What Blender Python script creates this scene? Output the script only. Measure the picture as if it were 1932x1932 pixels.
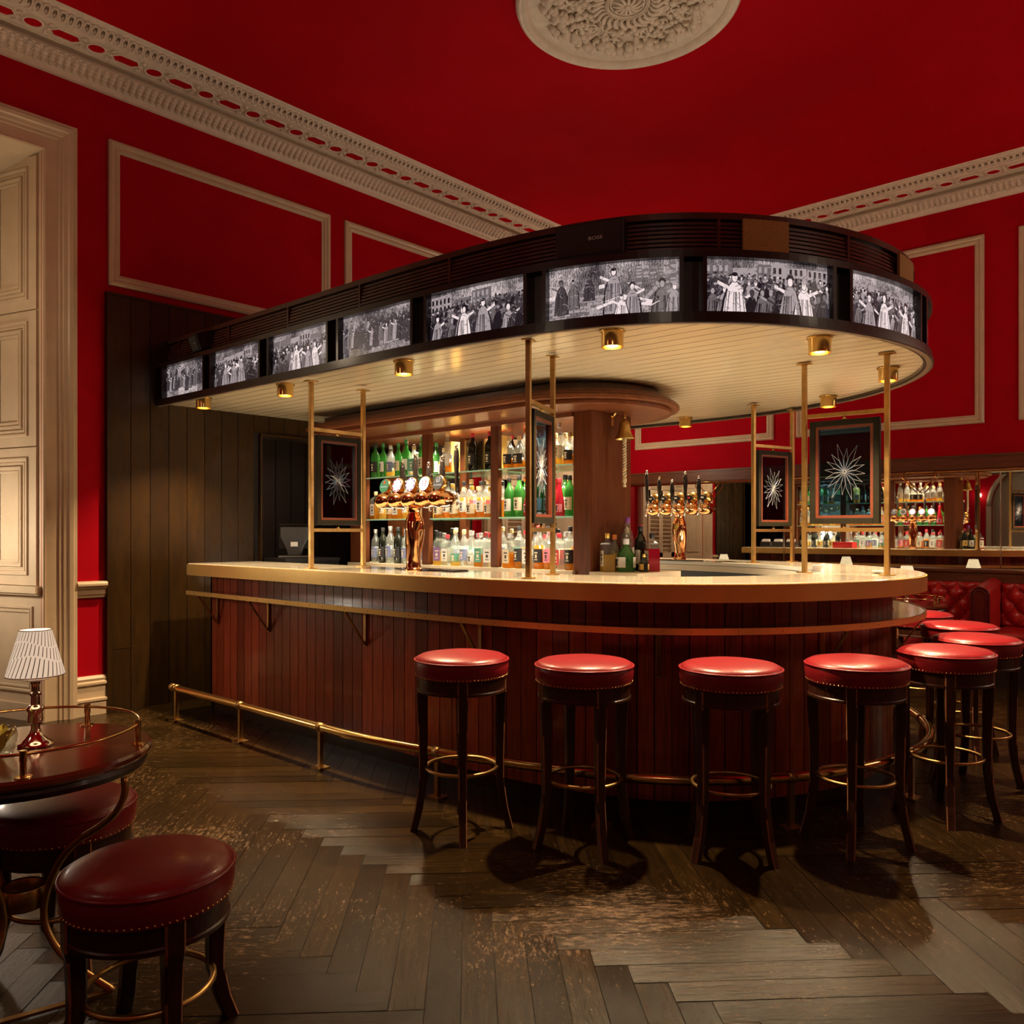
import bpy, bmesh, math, random
from math import sin, cos, pi, sqrt, hypot, radians as R_
from mathutils import Vector, Matrix
import bisect

for o in list(bpy.data.objects):
    bpy.data.objects.remove(o, do_unlink=True)
scn = bpy.context.scene
col = scn.collection
rnd = random.Random(7)

# ------------------------------------------------------------------ camera
YAW = .7335
cam_d = bpy.data.cameras.new('camera')
cam = bpy.data.objects.new('camera', cam_d); col.objects.link(cam)
cam.location = (0, 0, 1.35)
cam.rotation_euler = (pi / 2, 0, YAW - pi / 2)
cam_d.sensor_width = 36; cam_d.lens = 1547 / 1932 * 36
cam_d.shift_y = 38 / 1932
cam_d.clip_start = .05
scn.camera = cam

# ------------------------------------------------------------------ world, exposure
w = bpy.data.worlds.new('world'); scn.world = w; w.use_nodes = True
w.node_tree.nodes['Background'].inputs[0].default_value = (.02, .015, .012, 1)
w.node_tree.nodes['Background'].inputs[1].default_value = .2
scn.view_settings.view_transform = 'Standard'
scn.view_settings.look = 'None'
scn.view_settings.gamma = 1
scn.view_settings.use_curve_mapping = False
scn.view_settings.exposure = 0.0


def light(name, kind, loc, power, color=(1, .75, .48), size=.1, rot=None, spot=None, blend=.5, parent=None, sy=None, spread=None):
    d = bpy.data.lights.new(name, kind); d.energy = power; d.color = color
    if kind == 'AREA':
        d.size = size
        if sy: d.shape = 'RECTANGLE'; d.size_y = sy
        if spread: d.spread = spread
    else:
        d.shadow_soft_size = size
    if kind == 'SPOT':
        d.spot_size = R_(spot or 100); d.spot_blend = blend
    o = bpy.data.objects.new(name, d); col.objects.link(o); o.location = loc
    if rot: o.rotation_euler = rot
    if parent: o.parent = parent
    return o


WARM = (1, .70, .40)
WARM2 = (1, .80, .58)
# unseen fills added around the camera to light the room, without fixtures
light('room_fill_light', 'POINT', (.3, .0, 3.3), 17, WARM2, .25)
light('room_fill_light', 'POINT', (4.2, -1.6, 3.3), 18, WARM2, .25)
light('room_fill_light', 'POINT', (-1.2, 3.4, 3.3), 12, WARM2, .25)
# wall washers on top of the canopy, shining at the ceiling
light('ceiling_uplight', 'AREA', (4.67, 2.6, 2.86), 13, (1, .80, .58), 1.4, (pi, 0, 0), sy=1.2)
light('ceiling_uplight', 'AREA', (4.67, 4.9, 2.90), 6, (1, .80, .58), 1.4, (pi, 0, 0), sy=1.2)
light('ceiling_uplight', 'AREA', (.5, 1.5, 2.6), 14, (1, .80, .58), .5, (pi, 0, 0), sy=.5)  # not on the canopy: an unseen light hung free, aimed at the ceiling
# unseen fill added over the walkway to brighten the banquette side
light('banquette_fill_light', 'POINT', (7.2, -1.1, 2.45), 80, WARM2, .2)
# candle-bright lamp standing in the window recess, just outside the frame
light('recess_light', 'POINT', (1.35, 6.55, 1.3), 26, (1, .86, .70), .12)
light('recess_light', 'POINT', (1.2, 6.2, 3.0), 10, (1, .78, .52), .12)  # second unseen light, higher up and just in front of the recess


# ------------------------------------------------------------------ mesh helpers
class MB:
    """collects polygons; build() links them as ONE mesh object"""
    def __init__(s):
        s.v = []; s.f = []; s.m = []; s.uv = {}; s.cur = 0; s.sm = []
        s.smooth = False; s.T = None

    def add(s, vs, fs, uv=None):
        n = len(s.v)
        if s.T is not None:
            vs = [tuple(s.T @ Vector(v)) for v in vs]
        s.v.extend(vs)
        for i, f in enumerate(fs):
            if uv: s.uv[len(s.f)] = uv[i]
            s.f.append([n + k for k in f]); s.m.append(s.cur); s.sm.append(s.smooth)

    def box(s, x0, x1, y0, y1, z0, z1):
        v = [(x, y, z) for x in (x0, x1) for y in (y0, y1) for z in (z0, z1)]
        s.add(v, [(0, 1, 3, 2), (4, 6, 7, 5), (0, 4, 5, 1), (2, 3, 7, 6), (0, 2, 6, 4), (1, 5, 7, 3)])

    def cbox(s, c, d, rz=0, bev=0):
        """box at centre c with dims d, rotated about z"""
        hx, hy, hz = d[0] / 2, d[1] / 2, d[2] / 2
        cr, sr = cos(rz), sin(rz)
        if bev:
            b = bev; P = [(-hx + b, -hy), (hx - b, -hy), (hx, -hy + b), (hx, hy - b), (hx - b, hy), (-hx + b, hy), (-hx, hy - b), (-hx, -hy + b)]
        else:
            P = [(-hx, -hy), (hx, -hy), (hx, hy), (-hx, hy)]
        P = [(c[0] + x * cr - y * sr, c[1] + x * sr + y * cr) for x, y in P]
        s.prism(P, c[2] - hz, c[2] + hz)

    def prism(s, P, z0, z1, cap=True):
        n = len(P)
        v = [(x, y, z0) for x, y in P] + [(x, y, z1) for x, y in P]
        f = [(i, (i + 1) % n, n + (i + 1) % n, n + i) for i in range(n)]
        if cap: f += [tuple(range(n))[::-1], tuple(range(n, 2 * n))]
        s.add(v, f)

    def lathe(s, prof, n=24, c=(0, 0, 0), axis='z', cap=True, sx=1, sy=1, a0=0, rib=None):
        """prof: list of (r, z)"""
        v = []
        for r, z in prof:
            for k in range(n):
                a = 2 * pi * k / n + a0
                rr = r * (rib(a, z) if rib else 1)
                p = (rr * cos(a) * sx, rr * sin(a) * sy, z)
                if axis == 'x': p = (p[2], p[0], p[1])
                if axis == 'y': p = (p[0], p[2], p[1])
                v.append((c[0] + p[0], c[1] + p[1], c[2] + p[2]))
        f = []
        for i in range(len(prof) - 1):
            for k in range(n):
                a, b = i * n + k, i * n + (k + 1) % n
                f.append((a, b, b + n, a + n))
        if cap:
            f.append(tuple(range(n))[::-1])
            m = (len(prof) - 1) * n
            f.append(tuple(range(m, m + n)))
        s.add(v, f)

    def tube(s, pts, r, n=10, closed=False, cap=True, sq=None):
        """round (or sq=(w,h) rectangular) tube along points; r may be a list"""
        P = [Vector(p) for p in pts]; N = len(P)
        v = []; up = None
        for i in range(N):
            if closed: t = P[(i + 1) % N] - P[i - 1]
            else: t = P[min(N - 1, i + 1)] - P[max(0, i - 1)]
            t.normalize()
            if up is None:
                up = Vector((0, 0, 1)) if abs(t.z) < .9 else Vector((1, 0, 0))
            x = up - t * up.dot(t)
            if x.length < 1e-4: x = Vector((1, 0, 0)) - t * t.x
            x.normalize(); up = x if abs(t.z) >= .9 or not closed else up
            y = t.cross(x)
            rr = r[i] if isinstance(r, (list, tuple)) else r
            if sq:
                w_, h_ = sq
                for a, b in ((-1, -1), (1, -1), (1, 1), (-1, 1)):
                    v.append(tuple(P[i] + x * a * h_ / 2 + y * b * w_ / 2))
            else:
                for k in range(n):
                    a = 2 * pi * k / n
                    v.append(tuple(P[i] + x * cos(a) * rr + y * sin(a) * rr))
        m = 4 if sq else n; f = []
        for i in range(N if closed else N - 1):
            j = (i + 1) % N
            for k in range(m):
                f.append((i * m + k, i * m + (k + 1) % m, j * m + (k + 1) % m, j * m + k))
        if cap and not closed:
            f.append(tuple(range(m))[::-1]); f.append(tuple(range((N - 1) * m, N * m)))
        s.add(v, f)

    def ring(s, c, R, r, n=48, m=10, sx=1, sy=1):
        s.tube([(c[0] + R * cos(2 * pi * k / n) * sx, c[1] + R * sin(2 * pi * k / n) * sy, c[2]) for k in range(n)], r, m, closed=True)

    def ball(s, c, r, n=10, m=7, sx=1, sy=1, sz=1):
        pr = [(max(1e-4, r * sin(pi * i / m)), -r * cos(pi * i / m) * sz) for i in range(m + 1)]
        s.lathe(pr, n, c, cap=False, sx=sx, sy=sy)

    def grid(s, fn, nu, nv, uv=False):
        v = [fn(i / nu, j / nv) for j in range(nv + 1) for i in range(nu + 1)]
        f = []; U = []
        for j in range(nv):
            for i in range(nu):
                a = j * (nu + 1) + i; f.append((a, a + 1, a + nu + 2, a + nu + 1))
                U.append([(i / nu, j / nv), ((i + 1) / nu, j / nv), ((i + 1) / nu, (j + 1) / nv), (i / nu, (j + 1) / nv)])
        s.add(v, f, U if uv else None)

    def build(s, name, mat, parent=None, loc=None, bevel=0, fix=True, autosmooth=False):
        me = bpy.data.meshes.new(name)
        me.from_pydata(s.v, [], s.f)
        mats = mat if isinstance(mat, (list, tuple)) else [mat]
        for m in mats: me.materials.append(m)
        me.polygons.foreach_set('material_index', s.m)
        me.polygons.foreach_set('use_smooth', s.sm)
        if s.uv:
            ul = me.uv_layers.new(name='UVMap')
            for pi_, poly in enumerate(me.polygons):
                u = s.uv.get(pi_)
                if u:
                    for li, q in zip(poly.loop_indices, u): ul.data[li].uv = q
        if fix:
            bm = bmesh.new(); bm.from_mesh(me)
            bmesh.ops.recalc_face_normals(bm, faces=bm.faces)
            bm.to_mesh(me); bm.free()
        if autosmooth:
            me.set_sharp_from_angle(angle=R_(38))
        me.update()
        o = bpy.data.objects.new(name, me); col.objects.link(o)
        if parent: o.parent = parent
        if loc: o.location = loc
        if bevel:
            b = o.modifiers.new('bevel', 'BEVEL'); b.width = bevel; b.segments = 2; b.limit_method = 'ANGLE'
        return o


def sm(b=True):
    m = MB(); m.smooth = b; return m


def tag(o, label=None, cat=None, group=None, kind=None):
    if label: o['label'] = label
    if cat: o['category'] = cat
    if group: o['group'] = group
    if kind: o['kind'] = kind
    return o


def thing(name, label, cat, loc=(0, 0, 0), rz=0, group=None):
    o = bpy.data.objects.new(name, None); col.objects.link(o)
    o.location = loc; o.rotation_euler = (0, 0, rz); o.empty_display_size = .1
    return tag(o, label, cat, group)


def copy_tree(o, parent=None):
    c = o.copy(); col.objects.link(c); c.parent = parent
    for ch in list(o.children): copy_tree(ch, c)
    return c


def text_mb(mb, body, size, fn, depth=.0):
    """flat lettering: fn(x,y)->3d point, centred on 0,0"""
    cu = bpy.data.curves.new('t', 'FONT'); cu.body = body; cu.size = size
    cu.align_x = 'CENTER'; cu.align_y = 'CENTER'; cu.resolution_u = 3
    ob = bpy.data.objects.new('t', cu); col.objects.link(ob)
    dg = bpy.context.evaluated_depsgraph_get()
    me = bpy.data.meshes.new_from_object(ob.evaluated_get(dg))
    mb.add([fn(v.co.x, v.co.y) for v in me.vertices], [tuple(p.vertices) for p in me.polygons])
    bpy.data.objects.remove(ob); bpy.data.curves.remove(cu); bpy.data.meshes.remove(me)


# ------------------------------------------------------------------ materials
MATS = {}


def mat(name, color, rough=.5, metal=0, coat=0, noise=0, nscale=8, bump=0, bscale=40, emit=None, es=1, trans=0, ior=1.45,
        stretch=None, island=0, rvar=0, color2=None, alpha=1, spec=.5, sheen=0):
    if name in MATS: return MATS[name]
    m = bpy.data.materials.new(name); m.use_nodes = True
    nt = m.node_tree; N = nt.nodes; L = nt.links
    b = N['Principled BSDF']
    b.inputs['Base Color'].default_value = (*color, 1)
    b.inputs['Roughness'].default_value = rough
    b.inputs['Metallic'].default_value = metal
    b.inputs['Coat Weight'].default_value = coat
    b.inputs['Coat Roughness'].default_value = .12
    b.inputs['IOR'].default_value = ior
    b.inputs['Transmission Weight'].default_value = trans
    b.inputs['Specular IOR Level'].default_value = spec
    if emit:
        b.inputs['Emission Color'].default_value = (*emit, 1); b.inputs['Emission Strength'].default_value = es
    tc = N.new('ShaderNodeTexCoord'); mp = N.new('ShaderNodeMapping')
    L.new(tc.outputs['Object'], mp.inputs['Vector'])
    if stretch: mp.inputs['Scale'].default_value = stretch
    if noise or color2:
        nz = N.new('ShaderNodeTexNoise'); nz.inputs['Scale'].default_value = nscale; nz.inputs['Detail'].default_value = 6
        nz.inputs['Roughness'].default_value = .6
        L.new(mp.outputs[0], nz.inputs['Vector'])
        rp = N.new('ShaderNodeMapRange'); rp.inputs['From Min'].default_value = .3; rp.inputs['From Max'].default_value = .7
        L.new(nz.outputs['Fac'], rp.inputs['Value'])
        mx = N.new('ShaderNodeMix'); mx.data_type = 'RGBA'
        c2 = color2 or tuple(max(0, c * (1 - noise)) for c in color)
        c1 = color if color2 else tuple(c * (1 + noise * .5) for c in color)
        mx.inputs[6].default_value = (*c1, 1); mx.inputs[7].default_value = (*c2, 1)
        L.new(rp.outputs[0], mx.inputs[0])
        out = mx.outputs[2]
        if island:
            ge = N.new('ShaderNodeNewGeometry'); mr = N.new('ShaderNodeMapRange')
            mr.inputs['To Min'].default_value = 1 - island; mr.inputs['To Max'].default_value = 1 + island
            L.new(ge.outputs['Random Per Island'], mr.inputs['Value'])
            mm = N.new('ShaderNodeVectorMath'); mm.operation = 'SCALE'
            L.new(out, mm.inputs[0]); L.new(mr.outputs[0], mm.inputs['Scale']); out = mm.outputs[0]
        L.new(out, b.inputs['Base Color'])
        if rvar:
            r2 = N.new('ShaderNodeMapRange'); r2.inputs['To Min'].default_value = rough; r2.inputs['To Max'].default_value = rough + rvar
            L.new(rp.outputs[0], r2.inputs['Value']); L.new(r2.outputs[0], b.inputs['Roughness'])
    if bump:
        bz = N.new('ShaderNodeTexNoise'); bz.inputs['Scale'].default_value = bscale; bz.inputs['Detail'].default_value = 4
        L.new(mp.outputs[0], bz.inputs['Vector'])
        bp = N.new('ShaderNodeBump'); bp.inputs['Strength'].default_value = bump; bp.inputs['Distance'].default_value = .01
        L.new(bz.outputs['Fac'], bp.inputs['Height']); L.new(bp.outputs[0], b.inputs['Normal'])
    MATS[name] = m
    return m


RED = mat('red_wall_paint', (.40, .0, .008), .8, spec=.12, noise=.10, nscale=3, bump=.05, bscale=60)
REDC = mat('red_ceiling_paint', (.42, .0, .006), .85, spec=.1, noise=.10, nscale=1.2, bump=.04, bscale=40)
CREAM = mat('cream_paint', (.60, .47, .31), .42, noise=.10, nscale=6, bump=.04, bscale=50)
PLAST = mat('plaster_ornament', (.70, .58, .45), .6, noise=.12, nscale=14, bump=.15, bscale=60)
MAHOG = mat('mahogany', (.27, .046, .018), .30, coat=.25, noise=.45, nscale=7, stretch=(9, 9, .7), bump=.06, bscale=14, island=.45)
MAHOGH = mat('mahogany_rail', (.15, .045, .017), .36, coat=.06, spec=.3, noise=.35, nscale=6, stretch=(6, .6, 6), bump=.04, bscale=14)
MAHOGV = mat('mahogany_post', (.11, .030, .010), .36, coat=.04, spec=.25, noise=.35, nscale=6, stretch=(7, 7, .6), bump=.04, bscale=14)
DARKW = mat('dark_stained_panelling', (.034, .0165, .0045), .24, coat=.05, spec=.38, noise=.4, nscale=5, stretch=(5, 5, .8), bump=.14, bscale=10, island=.25, rvar=.15)
BLACKW = mat('black_stained_wood', (.022, .010, .006), .38, coat=.1, noise=.4, nscale=9, stretch=(6, 6, 1), bump=.05)
LEGW = mat('dark_stool_wood', (.040, .012, .006), .33, coat=.2, noise=.5, nscale=12, stretch=(5, 5, 1), bump=.08)
LEGWORN = mat('worn_stool_edge', (.30, .12, .05), .5, noise=.4, nscale=20)
GROOVE = mat('shadow_gap_black', (.006, .003, .002), .8)
FLOORW = None
BRASS = mat('polished_brass', (.72, .48, .17), .20, 1)
BRASSD = mat('aged_brass', (.50, .31, .11), .30, 1, noise=.25, nscale=14, rvar=.15)
BRASSB = mat('brushed_brass_edge', (.74, .50, .15), .30, .5, noise=.12, nscale=3)
COPPER = mat('polished_copper_brass', (.78, .42, .20), .10, 1)
CHROME = mat('chrome', (.75, .72, .68), .12, 1)
MARBLE = mat('white_marble_top', (.50, .46, .37), .10, coat=.6, noise=.05, nscale=4)
LEATH = mat('red_leather', (.205, .008, .012), .36, coat=.18, noise=.2, nscale=5, bump=.10, bscale=120)
LEATHB = mat('red_banquette_leather', (.52, .022, .020), .38, coat=.3, noise=.2, nscale=6, bump=.08, bscale=100)
OXBL = mat('dark_red_piping', (.14, .008, .008), .35, coat=.3)
BLACK = mat('black_plastic', (.012, .012, .013), .38)
TAN = mat('tan_acoustic_board', (.42, .24, .07), .85, noise=.2, nscale=120, bump=.2, bscale=200)
NAVYFR = mat('olive_black_frame', (.012, .010, .005), .55, noise=.3, nscale=10, spec=.2)
REDFR = mat('orange_wood_fillet', (.11, .022, .007), .5, noise=.25, nscale=12)
WHITEP = mat('white_letter_paint', (.8, .8, .8), .5)
GREENT = mat('dark_bar_mat', (.02, .03, .015), .6, noise=.4, nscale=30)
BEIGE = mat('beige_stone_edge', (.45, .36, .24), .35, noise=.1, nscale=6)


def mirror_mat():
    m = mat('mirror_silver', (.82, .80, .76), .015, 1); return m


MIRROR = mirror_mat()


def edge_gloss(N, L, base):
    """reflectance that is the same from both sides of a pane and rises towards its edges"""
    lw = N.new('ShaderNodeLayerWeight'); lw.inputs[0].default_value = .5
    pw = N.new('ShaderNodeMath'); pw.operation = 'POWER'; pw.inputs[1].default_value = 4; L.new(lw.outputs['Facing'], pw.inputs[0])
    ad = N.new('ShaderNodeMath'); ad.operation = 'MULTIPLY_ADD'; ad.inputs[1].default_value = .8; ad.inputs[2].default_value = base
    L.new(pw.outputs[0], ad.inputs[0])
    return ad


def glass_mat(name, color, rough=.0, mixg=.12):
    """thin tinted pane: transparent tint plus a weak gloss"""
    if name in MATS: return MATS[name]
    m = bpy.data.materials.new(name); m.use_nodes = True; nt = m.node_tree; N = nt.nodes; L = nt.links
    N.remove(N['Principled BSDF'])
    t = N.new('ShaderNodeBsdfTransparent'); t.inputs[0].default_value = (*color, 1)
    g = N.new('ShaderNodeBsdfGlossy'); g.inputs['Roughness'].default_value = max(.02, rough); g.inputs[0].default_value = (1, 1, 1, 1)
    ad = edge_gloss(N, L, mixg + .05)
    mx = N.new('ShaderNodeMixShader'); L.new(ad.outputs[0], mx.inputs[0])
    L.new(t.outputs[0], mx.inputs[1]); L.new(g.outputs[0], mx.inputs[2])
    L.new(mx.outputs[0], N['Material Output'].inputs[0])
    MATS[name] = m; return m


def liquid_mat(name, color, w=.55):
    """coloured glass or spirit: mix of transparent tint, translucent scatter and gloss"""
    if name in MATS: return MATS[name]
    m = bpy.data.materials.new(name); m.use_nodes = True; nt = m.node_tree; N = nt.nodes; L = nt.links
    N.remove(N['Principled BSDF'])
    t = N.new('ShaderNodeBsdfTransparent'); t.inputs[0].default_value = (*[c ** .5 for c in color], 1)
    d = N.new('ShaderNodeBsdfTranslucent'); d.inputs[0].default_value = (*color, 1)
    d2 = N.new('ShaderNodeBsdfDiffuse'); d2.inputs[0].default_value = (*color, 1)
    a1 = N.new('ShaderNodeMixShader'); a1.inputs[0].default_value = .5; L.new(d.outputs[0], a1.inputs[1]); L.new(d2.outputs[0], a1.inputs[2])
    a2 = N.new('ShaderNodeMixShader'); a2.inputs[0].default_value = w; L.new(t.outputs[0], a2.inputs[1]); L.new(a1.outputs[0], a2.inputs[2])
    g = N.new('ShaderNodeBsdfGlossy'); g.inputs['Roughness'].default_value = .05
    ad = edge_gloss(N, L, .05)
    mx = N.new('ShaderNodeMixShader'); L.new(ad.outputs[0], mx.inputs[0])
    L.new(a2.outputs[0], mx.inputs[1]); L.new(g.outputs[0], mx.inputs[2])
    L.new(mx.outputs[0], N['Material Output'].inputs[0])
    MATS[name] = m; return m


def emis(name, color, s):
    if name in MATS: return MATS[name]
    m = bpy.data.materials.new(name); m.use_nodes = True; nt = m.node_tree
    b = nt.nodes['Principled BSDF']; b.inputs['Base Color'].default_value = (.02, .02, .02, 1)
    b.inputs['Emission Color'].default_value = (*color, 1); b.inputs['Emission Strength'].default_value = s
    b.inputs['Roughness'].default_value = .3
    MATS[name] = m; return m


TINT = glass_mat('smoked_blue_glass', (.06, .17, .30), .0, -.02)
CLEAR = glass_mat('clear_glass', (.90, .93, .90), .0, .03)
SHELFG = glass_mat('green_glass_shelf', (.80, .93, .84), .0, .06)
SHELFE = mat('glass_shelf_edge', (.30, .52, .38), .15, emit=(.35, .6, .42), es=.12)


def soffit_mat():
    m = mat('cream_tongue_and_groove', (.68, .57, .38), .20, coat=.5)
    nt = m.node_tree; N = nt.nodes; L = nt.links; b = N['Principled BSDF']
    tc = N.new('ShaderNodeTexCoord'); sx = N.new('ShaderNodeSeparateXYZ'); L.new(tc.outputs['Object'], sx.inputs[0])
    mu = N.new('ShaderNodeMath'); mu.operation = 'MULTIPLY'; mu.inputs[1].default_value = 1 / .105; L.new(sx.outputs[0], mu.inputs[0])
    fr = N.new('ShaderNodeMath'); fr.operation = 'FRACT'; L.new(mu.outputs[0], fr.inputs[0])
    pp = N.new('ShaderNodeMath'); pp.operation = 'PINGPONG'; pp.inputs[1].default_value = .5; L.new(fr.outputs[0], pp.inputs[0])
    mr = N.new('ShaderNodeMapRange'); mr.inputs['From Max'].default_value = .055; L.new(pp.outputs[0], mr.inputs[0])
    bp = N.new('ShaderNodeBump'); bp.inputs['Strength'].default_value = .8; bp.inputs['Distance'].default_value = .006
    nz = N.new('ShaderNodeTexNoise'); nz.inputs['Scale'].default_value = 9; nz.inputs['Detail'].default_value = 3
    mp = N.new('ShaderNodeMapping'); mp.inputs['Scale'].default_value = (1, .25, 1); L.new(tc.outputs['Object'], mp.inputs[0]); L.new(mp.outputs[0], nz.inputs[0])
    m2 = N.new('ShaderNodeMath'); m2.operation = 'MULTIPLY'; m2.inputs[1].default_value = .25; L.new(nz.outputs[0], m2.inputs[0])
    a = N.new('ShaderNodeMath'); a.operation = 'ADD'; L.new(mr.outputs[0], a.inputs[0]); L.new(m2.outputs[0], a.inputs[1])
    L.new(a.outputs[0], bp.inputs['Height']); L.new(bp.outputs[0], b.inputs['Normal'])
    mx = N.new('ShaderNodeMix'); mx.data_type = 'RGBA'; mx.inputs[6].default_value = (.12, .08, .035, 1); mx.inputs[7].default_value = (.68, .57, .38, 1)
    L.new(mr.outputs[0], mx.inputs[0]); L.new(mx.outputs[2], b.inputs['Base Color'])
    return m


SOFFIT = soffit_mat()


def floor_mat():
    m = bpy.data.materials.new('worn_dark_herringbone_oak'); m.use_nodes = True
    nt = m.node_tree; N = nt.nodes; L = nt.links; b = N['Principled BSDF']
    tc = N.new('ShaderNodeTexCoord'); ge = N.new('ShaderNodeNewGeometry')
    uv = tc.outputs['UV']
    # grain along the plank (u is along it), shifted per plank
    cb = N.new('ShaderNodeCombineXYZ'); ms = N.new('ShaderNodeMath'); ms.operation = 'MULTIPLY'; ms.inputs[1].default_value = 57
    L.new(ge.outputs['Random Per Island'], ms.inputs[0]); L.new(ms.outputs[0], cb.inputs[2])
    va = N.new('ShaderNodeVectorMath'); va.operation = 'ADD'; L.new(uv, va.inputs[0]); L.new(cb.outputs[0], va.inputs[1])
    mp = N.new('ShaderNodeMapping'); mp.inputs['Scale'].default_value = (2.2, 28, 1); L.new(va.outputs[0], mp.inputs[0])
    n1 = N.new('ShaderNodeTexNoise'); n1.inputs['Scale'].default_value = 2.2; n1.inputs['Detail'].default_value = 8; n1.inputs['Roughness'].default_value = .7
    L.new(mp.outputs[0], n1.inputs['Vector'])
    # large worn zones
    n2 = N.new('ShaderNodeTexNoise'); n2.inputs['Scale'].default_value = .9; n2.inputs['Detail'].default_value = 3
    L.new(tc.outputs['Object'], n2.inputs['Vector'])
    # fine flecks of bare wood
    n3 = N.new('ShaderNodeTexNoise'); n3.inputs['Scale'].default_value = 62; n3.inputs['Detail'].default_value = 8; n3.inputs['Roughness'].default_value = .85
    mp3 = N.new('ShaderNodeMapping'); mp3.inputs['Scale'].default_value = (.35, 1, 1); L.new(va.outputs[0], mp3.inputs[0]); L.new(mp3.outputs[0], n3.inputs['Vector'])
    s1 = N.new('ShaderNodeMath'); s1.operation = 'MULTIPLY_ADD'; s1.inputs[1].default_value = .55; L.new(n2.outputs[0], s1.inputs[0]); L.new(n3.outputs[0], s1.inputs[2])
    r3 = N.new('ShaderNodeMapRange'); r3.inputs['From Min'].default_value = .84; r3.inputs['From Max'].default_value = 1.0; L.new(s1.outputs[0], r3.inputs[0])
    rp = N.new('ShaderNodeMapRange'); rp.inputs['From Min'].default_value = .35; rp.inputs['From Max'].default_value = .75; L.new(n1.outputs[0], rp.inputs[0])
    mx = N.new('ShaderNodeMix'); mx.data_type = 'RGBA'; mx.inputs[6].default_value = (.011, .0064, .0018, 1); mx.inputs[7].default_value = (.034, .018, .005, 1)
    L.new(rp.outputs[0], mx.inputs[0])
    mr = N.new('ShaderNodeMapRange'); mr.inputs['To Min'].default_value = .65; mr.inputs['To Max'].default_value = 1.4; L.new(ge.outputs['Random Per Island'], mr.inputs[0])
    sc = N.new('ShaderNodeVectorMath'); sc.operation = 'SCALE'; L.new(mx.outputs[2], sc.inputs[0]); L.new(mr.outputs[0], sc.inputs['Scale'])
    m3 = N.new('ShaderNodeMix'); m3.data_type = 'RGBA'; m3.inputs[7].default_value = (.17, .092, .036, 1); L.new(sc.outputs[0], m3.inputs[6]); L.new(r3.outputs[0], m3.inputs[0])
    L.new(m3.outputs[2], b.inputs['Base Color'])
    rr = N.new('ShaderNodeMapRange'); rr.inputs['To Min'].default_value = .09; rr.inputs['To Max'].default_value = .24; L.new(n2.outputs[0], rr.inputs[0])
    ra = N.new('ShaderNodeMath'); ra.operation = 'MULTIPLY_ADD'; ra.inputs[1].default_value = .25; L.new(r3.outputs[0], ra.inputs[0]); L.new(rr.outputs[0], ra.inputs[2])
    L.new(ra.outputs[0], b.inputs['Roughness'])
    b.inputs['Specular IOR Level'].default_value = .26
    bp = N.new('ShaderNodeBump'); bp.inputs['Strength'].default_value = .35; bp.inputs['Distance'].default_value = .004
    ad = N.new('ShaderNodeMath'); ad.operation = 'ADD'; L.new(n1.outputs[0], ad.inputs[0]); L.new(n3.outputs[0], ad.inputs[1])
    L.new(ad.outputs[0], bp.inputs['Height']); L.new(bp.outputs[0], b.inputs['Normal'])
    return m


FLOORW = floor_mat()

# ------------------------------------------------------------------ bar outline (plan), measured along its front edge
OUT = [(2.90, 6.38), (2.90, 5.5), (2.90, 4.6), (2.90, 3.9), (2.91, 3.3), (2.95, 2.75), (3.06, 2.25), (3.26, 1.88), (3.58, 1.58), (3.95, 1.385), (4.33, 1.285),
       (4.72, 1.27), (5.12, 1.37), (5.52, 1.60), (5.87, 1.93), (6.13, 2.33), (6.32, 2.78), (6.42, 3.3), (6.45, 3.9), (6.45, 4.6), (6.45, 5.5), (6.45, 6.38)]


def _dense(C, n=24):
    P = []
    Q = [(2 * C[0][0] - C[1][0], 2 * C[0][1] - C[1][1])] + C + [(2 * C[-1][0] - C[-2][0], 2 * C[-1][1] - C[-2][1])]
    for i in range(1, len(Q) - 2):
        p0, p1, p2, p3 = Q[i - 1:i + 3]
        for k in range(n):
            t = k / n
            P.append(tuple(.5 * ((2 * p1[j]) + (-p0[j] + p2[j]) * t + (2 * p0[j] - 5 * p1[j] + 4 * p2[j] - p3[j]) * t * t + (-p0[j] + 3 * p1[j] - 3 * p2[j] + p3[j]) * t ** 3) for j in (0, 1)))
    P.append(C[-1])
    for _ in range(60):
        P = [P[0]] + [((P[i - 1][0] + 2 * P[i][0] + P[i + 1][0]) / 4, (P[i - 1][1] + 2 * P[i][1] + P[i + 1][1]) / 4) for i in range(1, len(P) - 1)] + [P[-1]]
    return P


DN = _dense(OUT)
SA = [0]
for a, b in zip(DN, DN[1:]): SA.append(SA[-1] + math.dist(a, b))
STOT = SA[-1]


def at(s, inset=0):
    """point on the outline at arc length s, moved inwards; returns x, y, tangent angle"""
    s = max(0, min(STOT, s))
    i = min(len(DN) - 2, max(0, bisect.bisect_right(SA, s) - 1)); k = (s - SA[i]) / (SA[i + 1] - SA[i])
    x = DN[i][0] + (DN[i + 1][0] - DN[i][0]) * k; y = DN[i][1] + (DN[i + 1][1] - DN[i][1]) * k
    i0 = max(0, i - 3); i1 = min(len(DN) - 1, i + 4)
    tx, ty = DN[i1][0] - DN[i0][0], DN[i1][1] - DN[i0][1]; l = hypot(tx, ty)
    return x - ty / l * inset, y + tx / l * inset, math.atan2(ty, tx)


def srange(s0, s1, step=.06):
    n = max(1, int(round((s1 - s0) / step)))
    return [s0 + (s1 - s0) * i / n for i in range(n + 1)]


def tilt(y): return .009 * (y - 2)


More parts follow.
